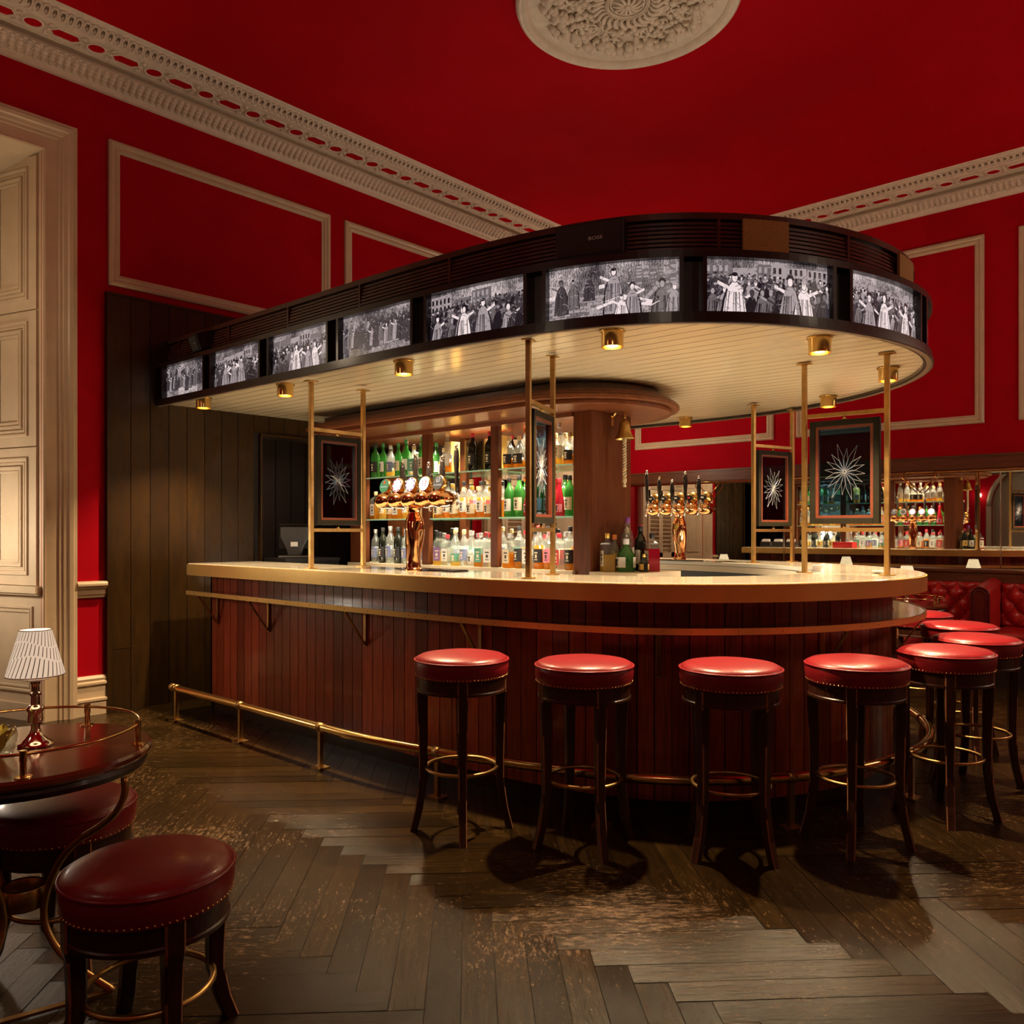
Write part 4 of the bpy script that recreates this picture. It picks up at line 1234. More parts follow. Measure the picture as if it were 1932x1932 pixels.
ORD = ['first', 'second', 'third', 'fourth', 'fifth', 'sixth', 'seventh', 'eighth', 'ninth', 'tenth']
POOL = {  # (bay from the right, level) -> typical bottles seen there
    (2, 2): [('slim', 'green', 'cream', 'green', .8), ('tall', 'green', 'black', 'black', .8), ('square', 'clear', 'green', 'cork', .5), ('tall', 'golden', 'blue', 'silver', .4), ('round', 'amber', 'cream', 'cork', .8), ('slim', 'green', 'white', 'green', .5), ('tall', 'golden', 'white', 'black', .3)],
    (2, 1): [('slim', 'golden', 'cream', 'cork', .6), ('slim', 'golden', 'white', 'cork', .5), ('tall', 'amber', 'cream', 'gold', .6), ('square', 'amber', 'white', 'cork', .7)],
    (2, 0): [('tall', 'clear', 'blue', 'silver', .7), ('tall', 'dark', 'white', 'black', .7), ('tall', 'dark', 'black', 'black', .7), ('square', 'clear', 'cream', 'black', .4), ('round', 'clear', 'gold', 'silver', .3)],
    (1, 2): [('slim', 'orange', 'white', 'cork', .5), ('tall', 'dark', 'black', 'red', .8)],
    (1, 1): [('round', 'amber', 'cream', 'gold', .4), ('square', 'amber', 'purple', 'cork', .7), ('tall', 'orange', 'white', 'black', .8), ('tall', 'orange', 'red', 'cork', .8), ('square', 'amber', 'cream', 'cork', .9)],
    (1, 0): [('square', 'clear', 'white', 'red', .8), ('tall', 'clear', 'blue', 'cork', .8), ('square', 'amber', 'green', 'silver', .5), ('square', 'golden', 'purple', 'black', .5), ('bell', 'golden', 'green', 'cork', .6), ('bell', 'clear', 'white', 'silver', .9)],
    (0, 2): [('round', 'orange', 'black', 'cork', .5), ('tall', 'amber', 'white', 'orange', .4), ('tall', 'golden', 'cream', 'silver', .3)],
    (0, 1): [('tall', 'green', 'cream', 'black', .8), ('tall', 'green', 'cream', 'orange', .8), ('bell', 'red', 'pink', 'red', .9), ('tall', 'green', 'white', 'black', .8)],
    (0, 0): [('tall', 'amber', 'black', 'black', .6), ('tall', 'orange', 'black', 'red', .8), ('square', 'clear', 'red', 'red', .4), ('square', 'orange', 'cream', 'silver', .6), ('square', 'clear', 'white', 'pink' if 0 else 'red', .5), ('tall', 'orange', 'pink', 'black', .6)],
}
BN = ['right bay', 'middle bay', 'left bay']; LN = ['worktop', 'lower glass shelf', 'top glass shelf']
LZ = [1.0875, 1.4605, 1.8175]
COLN = {'amber': 'amber', 'golden': 'golden', 'clear': 'clear', 'green': 'green', 'dark': 'dark', 'red': 'red', 'orange': 'orange'}
rb_ = random.Random(21)
for (bay, lev), pool in POOL.items():
    y0, y1 = BAYS[bay]
    for row, (xx, rn_) in enumerate(((GX0 + .062, 'front row'), (GX0 + .19, 'second row'), (GX1 - .065, 'far row'))):
        if bay == 1 and lev == 2 and row == 1: continue
        n = 7 if row != 1 else 6
        sp_ = (y1 - y0 - .12) / (n - (0 if row == 1 else 1))
        for i in range(n):
            if bay == 1 and lev == 2 and row == 0 and i not in (0, 2, 5): continue
            y = y0 + .06 + sp_ * (i + (.5 if row == 1 else 0)) + rb_.uniform(-.004, .004)
            spec = pool[(i * 2 + row + (i // 2)) % len(pool)] if not (bay == 1 and lev == 2) else (pool[0] if i == 5 else pool[1])
            if spec[0] == 'squat': spec = pool[0]
            kk = rb_.uniform(.92, 1.06) if lev else rb_.uniform(.95, 1.08)
            num = n - i
            lab = '%s bottle, %s label, %s from the left, %s, %s of the %s' % (COLN[spec[1]], spec[2], ORD[num - 1], rn_, LN[lev], BN[bay]) if not (bay == 1 and lev == 2 and row == 0) else \
                  {0: 'dark bottle at the right end of the top shelf, middle bay, by the boxes', 2: 'dark green bottle with red cap before the patterned box, top shelf, middle bay', 5: 'slender orange spirit bottle left of the patterned box, top shelf, middle bay'}[i]
            lab = lab.replace('lower glass shelf of the', 'lower shelf,').replace('top glass shelf of the', 'top shelf,').replace('worktop of the', 'worktop,')
            put_bottle(spec, (xx, y, LZ[lev]), rb_.uniform(-.15, .15), lab, 'bottles on the gantry, ' + BN[bay], kk)
# presentation boxes on the middle top shelf
for (y0, y1, x0, h, m, lab) in ((4.36, 4.58, GX0 + .12, .25, mat('carved_box', (.20, .12, .05), .5, noise=.6, nscale=26, stretch=(1, 1, .6)), 'carved brown presentation box on the top shelf, middle bay'),
                               (4.24, 4.33, GX0 + .14, .27, LAB['gold'], 'narrow tan gift box right of the carved box, top shelf, middle bay'), (4.76, 4.83, GX0 + .14, .26, LAB['gold'], 'narrow tan gift box at the left of the middle bay top shelf')):
    mb = MB(); mb.box(0, .10, 0, y1 - y0, 0, h)
    if y1 - y0 > .15:
        mb.cur = 1; rr3 = random.Random(5)
        for k in range(9):
            pts = [(-.003, .02 + (y1 - y0 - .04) * (.5 + .46 * sin(k * .7 + t * .6)), .02 + t * (h - .04) / 8) for t in range(9)]
            mb.tube(pts, .002, 4)
        mb.cur = 2; mb.box(-.002, 0, 0, .012, 0, h); mb.box(-.002, 0, y1 - y0 - .012, y1 - y0, 0, h)
    tag(mb.build('gift_box', [m, GROOVE, LAB['gold']], loc=(x0, y0, 1.8175)), lab, 'box')
# cluster of bottles standing before the pillar
CL = [(('square', 'golden', 'cream', 'gold', .6), 4.49, 3.19, 1.0, 'square golden spirit bottle with yellow neck, leftmost before the pillar'),
      (('round', 'golden', 'gold', 'orange', .8), 4.60, 3.21, 1.02, 'golden bottle with orange cap, behind the squat green bottle'),
      (('squat', 'green', 'white', 'white', .9), 4.555, 3.085, 1.15, 'squat dark green liqueur bottle with round label, front of the pillar cluster'),
      (('wine', 'clear', 'white', 'purple', .2), 4.655, 3.14, 1.15, 'tallest clear bottle with purple cap in the pillar cluster'),
      (('tall', 'golden', 'cream', 'cork', .6), 4.735, 3.20, 1.0, 'cork-stoppered bottle behind the black-labelled bottle by the pillar'),
      (('tall', 'dark', 'white', 'black', .9), 4.735, 3.09, 1.05, 'dark bottle with white label, second from right in the pillar cluster'),
      (('square', 'red', 'cream', 'black', .8), 4.70, 2.975, 1.0, 'red bitters bottle with black cap, rightmost of the pillar cluster'),
      (('squat', 'dark', 'gold', 'gold', .9), 4.60, 2.975, .62, 'small dark flask with gold band at the foot of the pillar cluster'),
      (('wine', 'dark', 'gold', 'red', .9), 4.83, 3.15, 1.0, 'dark wine bottle with red foil at the far side of the pillar')]
for sp_, x, y, k, lab in CL: put_bottle(sp_, (x, y, 1.0875), pi - .6, lab, 'bottles before the pillar', k)

# ------------------------------------------------------------------ ship bell on the pillar
be = thing('ship_bell', 'brass ship bell with knotted white rope on the wooden pillar', 'bell', (4.64, GY0, 2.10))
mb = sm()
mb.lathe([(.001, .02), (.010, .02), (.012, .01), (.024, .004), (.033, -.006), (.037, -.03), (.041, -.06), (.048, -.085), (.062, -.108), (.066, -.117), (.063, -.120), (.055, -.112), (.03, -.06), (.001, -.03)], 32, (0, -.105, 0), cap=False)
mb.build('bell_cup', mat('bell_brass', (.70, .50, .16), .30, 1, noise=.3, nscale=20, rvar=.2), be, autosmooth=True)
mb = sm()
mb.tube([(-.0, -.01, .035), (0, -.02, .055), (0, -.045, .082), (0, -.078, .085), (0, -.10, .068), (0, -.105, .045), (0, -.105, .015)], [.009, .009, .010, .010, .010, .010, .008], 10)
mb.ball((0, -.105, .03), .012); mb.lathe([(.001, -.006), (.012, -.005), (.014, 0), (.012, .004)], 14, (0, -.006, .05), axis='y')
mb.smooth = False; mb.box(-.014, .014, -.006, 0, -.02, .085)
mb.build('wall_bracket', BRASS, be)
mb = sm()
for st in range(2):
    mb.tube([(.009 * sin(t * 1.1 + st * pi) * (1 if t < 40 else .5), -.105 + .009 * cos(t * 1.1 + st * pi), -.10 - t * .0066) for t in range(48)], .0075, 6)
mb.ball((0, -.105, -.13), .015, sz=1.4); mb.ball((0, -.105, -.40), .017, sz=1.3); mb.lathe([(.006, 0), (.014, -.03), (.010, -.035)], 10, (0, -.105, -.41))
mb.build('bell_rope', mat('white_rope', (.60, .50, .33), .9, noise=.2, nscale=60), be)

# ------------------------------------------------------------------ glass screens between paired brass poles
STARM = mat('cut_glass_facets', (.50, .53, .60), .22, .6)


def make_screen():
    """local x runs from the outer to the inner pole, .44 m apart; z=0 is the counter top"""
    t = thing('glass_screen', None, None)
    Wd = .44; hz = 2.309 - HC
    for k, x in enumerate((0, Wd)):
        mb = MB(); mb.cbox((x, 0, hz / 2), (.026, .026, hz)); p = mb.build('pole', BRASSD, t, bevel=.002)
        for zz in (.004, hz - .004):
            mb = MB(); mb.cbox((x, 0, zz), (.075, .055, .006)); mb.build('pole_flange', BRASSD, p)
    for z in (.245, .885):
        mb = MB(); mb.cbox((Wd / 2, 0, z), (Wd - .026, .020, .022)); mb.build('crossbar', BRASSD, t)
        mb = sm(); sg = 1 if z < .5 else -1
        mb.lathe([(.009, 0), (.012, .004), (.006, .01), (.006, .022)], 12, (Wd / 2, 0, z + sg * .010 if sg > 0 else z - .032)); mb.build('pivot', BRASS, t)
    x0, x1, z0, z1 = .035, Wd - .035, .278, .852
    mb = MB()
    for a in ((x0, x0 + .032, z0, z1), (x1 - .032, x1, z0, z1), (x0 + .032, x1 - .032, z0, z0 + .032), (x0 + .032, x1 - .032, z1 - .032, z1)): mb.box(a[0], a[1], -.02, .02, a[2], a[3])
    f = mb.build('frame', NAVYFR, t, bevel=.002)
    mb = MB(); q0, q1, r0, r1 = x0 + .032, x1 - .032, z0 + .032, z1 - .032
    for a in ((q0, q0 + .015, r0, r1), (q1 - .015, q1, r0, r1), (q0 + .015, q1 - .015, r0, r0 + .015), (q0 + .015, q1 - .015, r1 - .015, r1)): mb.box(a[0], a[1], -.016, .016, a[2], a[3])
    mb.build('inner_fillet', REDFR, f)
    mb = MB(); mb.add([(q0 + .014, 0, r0 + .014), (q1 - .014, 0, r0 + .014), (q1 - .014, 0, r1 - .014), (q0 + .014, 0, r1 - .014)], [(0, 1, 2, 3)])
    g = mb.build('glass_pane', TINT, t, fix=False)
    mb = MB(); c = ((q0 + q1) / 2, (r0 + r1) / 2 + .0)
    for k in range(16):
        a = 2 * pi * k / 16 + .11; L1 = .140 if k % 2 else .112
        if abs(cos(a)) > .8: L1 = .108
        def pt(r, da): return (c[0] + r * cos(a + da), c[1] + r * sin(a + da) * 1.15)
        pts = [pt(.004, 0), pt(L1 * .55, .17), pt(L1, 0), pt(L1 * .55, -.17)]
        for i in range(4):
            A, B = pts[i], pts[(i + 1) % 4]
            mb.tube([(A[0], -.0025, A[1]), (B[0], -.0025, B[1])], .0006, 4)
            mb.tube([(A[0], .0025, A[1]), (B[0], .0025, B[1])], .0006, 4)
        A, B = pts[0], pt(L1 * .45, 0); mb.tube([(A[0], -.002, A[1]), (B[0], -.002, B[1])], .0008, 4)
    mb.build('cut_star', STARM, g)
    return t


scr0 = make_screen()
SCR = [((3.005, 4.42), (3.43, 4.44), 'framed dark glass screen with cut star, left, before the dark panelling'), ((3.085, 2.67), (3.46, 2.82), 'narrow glass screen seen almost edge-on, middle of the bar'),
       ((4.60, 1.445), (4.575, 1.885), 'largest glass screen with cut star, at the right end of the bar'), ((6.22, 2.66), (5.80, 2.78), 'smaller glass screen on the far side of the bar')]
for i, (a, b, lab) in enumerate(SCR):
    t = scr0 if i == 0 else copy_tree(scr0)
    t.location = (a[0], a[1], HC); t.rotation_euler = (0, 0, math.atan2(b[1] - a[1], b[0] - a[0]))
    k = math.dist(a, b) / .44; t.scale = (k, 1, 1)
    tag(t, lab, 'glass screen', 'glass screens on the counter')

# ------------------------------------------------------------------ beer tap towers
def make_tower(badges, fobs=False):
    t = thing('beer_tap_tower', None, None)
    def drape(a, z):
        u = z / .34
        return 1 + .10 * sin(3 * a + u * 5) * (.4 + .6 * sin(pi * min(1, u)))
    mb = sm()
    pr = [(.046, 0), (.046, .012), (.040, .02), (.037, .05), (.040, .11), (.048, .19), (.052, .25), (.047, .30), (.036, .335), (.030, .35), (.033, .365), (.042, .385)]
    pr2 = []
    for i in range(len(pr) - 1):
        for k in range(4): u = k / 4; pr2.append((pr[i][0] * (1 - u) + pr[i + 1][0] * u, pr[i][1] * (1 - u) + pr[i + 1][1] * u))
    mb.lathe([(a * 1.15, b) for a, b in pr2], 36, rib=drape); mb.build('column', COPPER, t)
    for i in range(5):
        y = (i - 2) * .122
        mb = sm()
        mb.lathe([(.0005, -.10), (.020, -.094), (.038, -.074), (.049, -.04), (.052, 0), (.049, .036), (.038, .066), (.02, .084), (.0005, .09)], 28, (0, y, .425), axis='x', cap=False, sx=1.22)
        p = mb.build('pod', COPPER, t)
        # badge: a short drum leaning to the customer
        b = sm(); b.lathe([(.045, .0), (.047, .004), (.047, .026), (.036, .046), (.001, .054)], 28, (0, 0, 0), axis='x'); dr = b.build('badge_drum', BRASS, t, loc=(-.030, y, .518)); dr.rotation_euler = (0, .22, 0)
        fm, txt, tm = badges[i]
        b = MB(); b.add([(0, .0425 * cos(2 * pi * k / 24), .0425 * sin(2 * pi * k / 24)) for k in range(24)], [tuple(range(24))])
        fo = b.build('badge_face', fm, dr, loc=(-.0012, 0, 0), fix=False)
        b = MB(); txt(b)
        if b.v:
            b.v = [(v[0] * 1.37, v[1] * 1.37, v[2] * 1.37) for v in b.v]; lo = b.build('badge_print', tm, dr, loc=(-.0022, 0, 0), fix=False)
        # faucet and handle on the serving side
        b = sm(); b.tube([(.085, y, .425), (.115, y, .425), (.128, y, .40), (.13, y, .36)], [.009, .010, .009, .007], 10); b.lathe([(.012, -.03), (.014, 0), (.012, .035)], 12, (.112, y, .432)); b.build('faucet', CHROME, t)
        hh = (.09, .03, .0, .06, .02)[i]
        b = sm(); b.lathe([(.007, .45), (.010, .49 + hh * .2), (.015, .52 + hh), (.019, .575 + hh), (.015, .62 + hh), (.010, .64 + hh)], 12, (.118, y, 0)); h = b.build('handle', mat('black_tap_handle', (.012, .010, .010), .15, coat=.6), t)
        b = sm(); b.lathe([(.008, .638 + hh), (.012, .648 + hh), (.009, .660 + hh), (.001, .665 + hh)], 12, (.118, y, 0)); b.build('handle_tip', CHROME, h)
    if fobs:
        for i in range(5):
            y = (i - 2) * .122
            b = MB(); P = [(0, .034 * cos(2 * pi * k / 20), .022 * sin(2 * pi * k / 20)) for k in range(20)]
            b.add([(.0, q[1], q[2]) for q in P] + [(.008, q[1], q[2]) for q in P], [tuple(range(20)), tuple(range(39, 19, -1))] + [(k, (k + 1) % 20, 20 + (k + 1) % 20, 20 + k) for k in range(20)])
            b.box(.0, .008, -.010, .010, -.07, -.015)
            f = b.build('tap_fob', BLACK, t, loc=(.055, y, .512))
            b = MB(); b.box(.0085, .0095, -.012, .012, -.006, .007); b.box(.0085, .0095, -.004, .004, -.052, -.036); b.build('fob_print', mat('fob_print_%s' % ('red' if i == 3 else 'white'), (.6, .02, .02) if i == 3 else (.6, .6, .55), .5), f)
    b = sm(); b.tube([(0, -.25, .425), (0, .25, .425)], .022, 12); b.build('manifold', COPPER, t)
    return t


def facelit(name, c, s): return emis(name, c, s)


# lettering lies in the local y-z plane, reading from -x
fy = lambda s_, dz=0: (lambda px, py: (0, -px * s_, py * s_ + dz))
LW = facelit('lit_white_badge', (1, .93, .95), 1.5); LG = facelit('lit_green_badge', (.02, .42, .15), .6); LB = facelit('dark_stout_badge', (.02, .02, .022), .6)
PNK = facelit('magenta_print', (.8, .02, .25), .8); REDE = facelit('red_print', (.85, .06, .02), .9); WHE = facelit('white_print', (.9, .9, .85), .9); PUR = facelit('purple_print', (.30, .02, .45), .7)


def star_(b, r, cy, cz, x=0):
    b.add([(x, cy + (r if k % 2 == 0 else r * .42) * sin(pi * k / 5), cz + (r if k % 2 == 0 else r * .42) * cos(pi * k / 5)) for k in range(10)], [tuple(range(10))])


def b_green(b): star_(b, .013, 0, .016); b.cur = 1; text_mb(b, 'Heineken', .0115, fy(1, -.004))
def b_ring(b):
    for k in range(24):
        a, c = 2 * pi * k / 24, 2 * pi * (k + 1) / 24
        if k % 3 == 2: continue
        b.add([(0, .024 * cos(a), .024 * sin(a)), (0, .030 * cos(a), .030 * sin(a)), (0, .030 * cos(c), .030 * sin(c)), (0, .024 * cos(c), .024 * sin(c))], [(0, 1, 2, 3)])
def b_13(b): text_mb(b, '13', .036, fy(1))
def b_stout(b):
    text_mb(b, 'GUINNESS', .0105, fy(1, -.010))
    for k in range(5): b.add([(0, -.008 + k * .004, .004), (0, -.0068 + k * .004, .004), (0, -.0068 + k * .004, .022 - k * .002), (0, -.008 + k * .004, .022 - k * .002)], [(0, 1, 2, 3)])
    b.tube([(0, .010, .006), (0, .011, .018), (0, .004, .024), (0, -.009, .023)], .0012, 4); b.tube([(0, -.010, .022), (0, -.007, .004), (0, .009, .003)], .0012, 4)


tw1 = make_tower([(LB, b_stout, WHE), (LW, b_13, PNK), (LW, b_ring, PUR), (LW, b_ring, REDE), (LG, b_green, [REDE, WHE])])
tw1.location = (3.27, 3.74, HC)
tag(tw1, 'copper beer tap tower with five lit round badges on the near counter', 'beer taps')
tw2 = make_tower([(LB, b_stout, WHE), (LB, b_ring, WHE), (LW, b_ring, PNK), (LW, b_ring, REDE), (LW, lambda b: None, REDE)], True)
tw2.location = (6.0, 3.53, HC); tw2.rotation_euler = (0, 0, pi)
tag(tw2, 'brass beer tap tower on the far counter, seen from its handle side', 'beer taps')
# drip tray under the near tower
mb = MB(); mb.box(-.06, .06, -.26, .26, .0, .006); mb.cur = 1
for k in range(16): mb.box(-.055, .055, -.245 + k * .032, -.235 + k * .032, .006, .009)
tag(mb.build('drip_tray', [mat('dark_tray', (.05, .04, .03), .3, .6), CHROME], loc=(3.41, 3.74, HC)), 'flat dark drip tray under the near beer tap tower', 'tray')
tag(mb.build('drip_tray', [mat('dark_tray', (.05, .04, .03), .3, .6), CHROME], loc=(5.87, 3.53, HC)), 'flat dark drip tray under the far beer tap tower', 'tray')

# ------------------------------------------------------------------ small things on the counters
def lathe_thing(name, label, cat, prof, m, loc, n=24, group=None):
    mb = sm(); mb.lathe(prof, n); return tag(mb.build(name, m, loc=loc, autosmooth=True), label, cat, group)


lathe_thing('candle_dish', 'small white dish on the counter beside the rightmost brass pole', 'dish', [(.014, 0), (.026, .006), (.030, .016), (.027, .016), (.02, .010), (.001, .008)], WHITEP, (4.80, 1.56, HC))
mb = MB()
for k in range(6): mb.cbox((0, 0, .004 + k * .006), (.05, .05, .0055), k * .12)
tag(mb.build('napkin_stack', WHITEP, loc=(4.80, 1.90, HC)), 'little stack of white napkins by the inner right pole', 'napkins')
# black caddies and red menus on the far counter, reflected in the mirror
cd0 = None
for i, y in enumerate((5.62, 5.42, 5.22)):
    if cd0 is None:
        cd0 = thing('napkin_caddy', '', 'caddy', (6.15, y, HC), 0, 'black caddies on the far counter')
        mb = MB()
        for b in ((-.07, -.064, -.08, .08, 0, .085), (.064, .07, -.08, .08, 0, .085), (-.064, .064, -.08, -.074, 0, .085), (-.064, .064, .074, .08, 0, .085), (-.064, .064, -.074, .074, 0, .006), (-.004, .004, -.074, .074, .006, .085)): mb.box(*b)
        mb.build('box', BLACK, cd0)
        mb = MB()
        for k in range(7): mb.box(.008 + k * .007, .013 + k * .007, -.06, .06, .006, .125 - .003 * k)
        mb.build('napkins', WHITEP, cd0)
        c = cd0
    else: c = copy_tree(cd0); c.location = (6.15, y, HC)
    c['label'] = ['black napkin caddy farthest left in the mirror, on the far counter', 'middle black napkin caddy reflected left of the largest glass screen', 'black napkin caddy nearest the red menus, on the far counter'][i]
for k in range(7):
    mb = MB(); mb.cbox((0, 0, .006), (.20, .28, .012), .06 * sin(k * 2.3)); o = mb.build('menu', mat('red_menu_cover', (.36, .012, .02), .4, coat=.2), loc=(6.15, 4.42, HC + k * .0125))
    tag(o, 'red menu folder, %s, on the far counter' % (['bottom of the stack', 'second from the bottom', 'third from the bottom', 'middle of the stack', 'third from the top', 'second from the top', 'top of the stack'][k]), 'menu', 'stack of red menus')

# card till in the service doorway, on its dark cabinet
mb = MB(); mb.box(3.83, 4.38, 6.02, 6.45, 0, 1.10); mb.box(3.83, 4.38, 6.0, 6.47, 1.10, 1.125)
mb.v = [(v[0] - 4.1, v[1] - 6.23, v[2]) for v in mb.v]
tag(mb.build('service_cabinet', mat('service_black', (.012, .010, .012), .5), loc=(4.1, 6.23, 0)), 'dark cabinet in the service doorway carrying the till', 'cabinet')
ti = thing('till', 'dark grey touchscreen till seen from behind, in the service doorway', 'till', (4.06, 6.22, 1.125), YAW - pi / 2 + .15)
TG = mat('till_grey', (.06, .06, .068), .4)
mb = MB(); mb.box(-.13, .13, -.10, .10, 0, .02); mb.build('foot', TG, ti, bevel=.006)
mb = MB(); P = [(-.055, .0), (.055, .0), (.075, .07), (.12, .16), (.12, .25), (-.12, .25), (-.12, .16), (-.075, .07)]
mb.add([(x, -.02 - z * .10, .02 + z) for x, z in P] + [(x, .04 - z * .10, .02 + z) for x, z in P], [tuple(range(8)), tuple(range(15, 7, -1))] + [(i, (i + 1) % 8, 8 + (i + 1) % 8, 8 + i) for i in range(8)])
mb.build('back_shell', TG, ti, bevel=.008)
mb = MB(); mb.box(-.14, .14, .035, .055, .08, .30); mb.build('screen', BLACK, ti, bevel=.003)
mb = MB(); mb.box(-.03, .03, -.043, -.034, .10, .14); mb.build('sticker', WHITEP, ti)

# ================================================================== STOOLS
def make_stool(h, k=1.0):
    """red leather topped stool; h = seat rim height"""
    t = thing('stool', None, None)
    R0 = .214 * k
    mb = sm()
    mb.lathe([(R0 * .97, h - .075), (R0 * .985, h - .060), (R0 * 1.0, h - .035), (R0 * .995, h - .012), (R0 * .985, h - .004)], 48, cap=False)
    mb.lathe([(R0 * .985, h - .004), (R0 * .97, h + .006), (R0 * .88, h + .016), (R0 * .66, h + .024), (R0 * .35, h + .027), (.001, h + .028)], 48, cap=False)
    st = mb.build('seat', LEATH, t)
    mb = sm(); mb.ring((0, 0, h - .003), R0 * .995, .0048, 56, 8); mb.build('piping', LEATH, st)
    mb = sm()
    for q in range(78): a = 2 * pi * q / 78; mb.ball((R0 * .975 * cos(a), R0 * .975 * sin(a), h - .069), .0038, 6, 4)
    mb.build('nailhead_trim', BRASS, st)
    mb = sm()
    mb.lathe([(R0 * .86, h - .06), (R0 * .955, h - .066), (R0 * .955, h - .076), (R0 * .925, h - .080), (R0 * .925, h - .128), (R0 * .945, h - .132), (R0 * .945, h - .142), (R0 * .86, h - .142)], 48, cap=False)
    mb.lathe([(.001, h - .07), (R0 * .87, h - .07)], 48, cap=False)
    mb.build('apron', LEGW, t, autosmooth=True)
    zt = h - .074
    for q in range(4):
        a = pi / 2 * q
        zs = [zt, zt - .08, h * .62, h * .42, h * .30, .19 * min(1, h / .7), .10 * min(1, h / .7), .0]
        rs = [R0 * .84, R0 * .84, R0 * .82, R0 * .81, R0 * .815, R0 * .84, R0 * .90, R0 * 1.02]
        ws = [.046, .046, .042, .038, .036, .036, .036, .034]
        v = []
        for z, r, w_ in zip(zs, rs, ws):
            w_ *= (1 if h > .6 else 1.12)
            b = w_ * .12; hw = w_ / 2
            for x, y in ((-hw, -hw + b), (-hw + b, -hw), (hw - b, -hw), (hw, -hw + b), (hw, hw - b), (hw - b, hw), (-hw + b, hw), (-hw, hw - b)):
                v.append(((r + x) * cos(a) - y * sin(a), (r + x) * sin(a) + y * cos(a), z))
        f = []; n = len(zs)
        for i in range(n - 1):
            for j in range(8): f.append((i * 8 + j, i * 8 + (j + 1) % 8, (i + 1) * 8 + (j + 1) % 8, (i + 1) * 8 + j))
        f += [tuple(range(8)), tuple(range((n - 1) * 8 + 7, (n - 1) * 8 - 1, -1))]
        mb = MB(); mb.add(v, f)
        # worn arrises on the outward bevels
        for fi in range(len(mb.f) - 2):
            if fi % 8 in (2, 4) and (fi // 8 + q + fi % 8 // 2) % 3: mb.m[fi] = 1
        mb.build('leg', [LEGW, LEGWORN], t)
    zr = .285 if h > .6 else .165
    mb = sm(); mb.ring((0, 0, zr), R0 * .745, .0085, 56, 10); mb.build('foot_ring', BRASSD, t)
    return t


BST = [((2.62, 2.67), -133, 'first bar stool from the left, standing alone before the bar'), ((2.86, 2.155), 149, 'second bar stool from the left along the bar front'),
       ((3.205, 1.64), 168, 'third bar stool, with chipped apron under the red seat'), ((3.665, 1.28), -166, 'fourth bar stool, nearest the right screen, leg facing the camera'),
       ((4.30, 1.085), -160, 'fifth bar stool, in front of the group at the right'), ((4.91, 1.09), -150, 'sixth bar stool, its seat touching the right photo edge'),
       ((5.53, 1.32), -140, 'seventh bar stool, seat just above the sixth at the bar end'), ((6.14, 1.72), -120, 'eighth bar stool, farthest round the bar end'),
       ((6.72, 2.25), -100, 'ninth bar stool, hidden behind the counter on the far side')]
s0 = make_stool(.777)
for i, ((x, y), a, lab) in enumerate(BST):
    t = s0 if i == 0 else copy_tree(s0)
    t.location = (x, y, 0); t.rotation_euler = (0, 0, R_(a)); tag(t, 'red leather ' + lab, 'stool', 'red leather bar stools round the bar')
l0 = make_stool(.472)
LST = [((.962, 2.150), -97, 'low red leather stool in the left foreground, largest in view'), ((1.0, 2.85), -95, 'low red leather stool tucked under the foreground table'),
       ((7.55, 2.30), 20, 'low red stool at the far round table before the banquette')]
for i, ((x, y), a, lab) in enumerate(LST):
    t = l0 if i == 0 else copy_tree(l0)
    t.location = (x, y, 0); t.rotation_euler = (0, 0, R_(a)); t.name = 'low_stool'; tag(t, lab, 'stool', 'low red leather stools')

# ================================================================== ROUND TABLES, LAMPS
TZ = .70
TABW = mat('polished_table_mahogany', (.17, .040, .018), .13, coat=.7, noise=.35, nscale=4, stretch=(1, 6, 1))


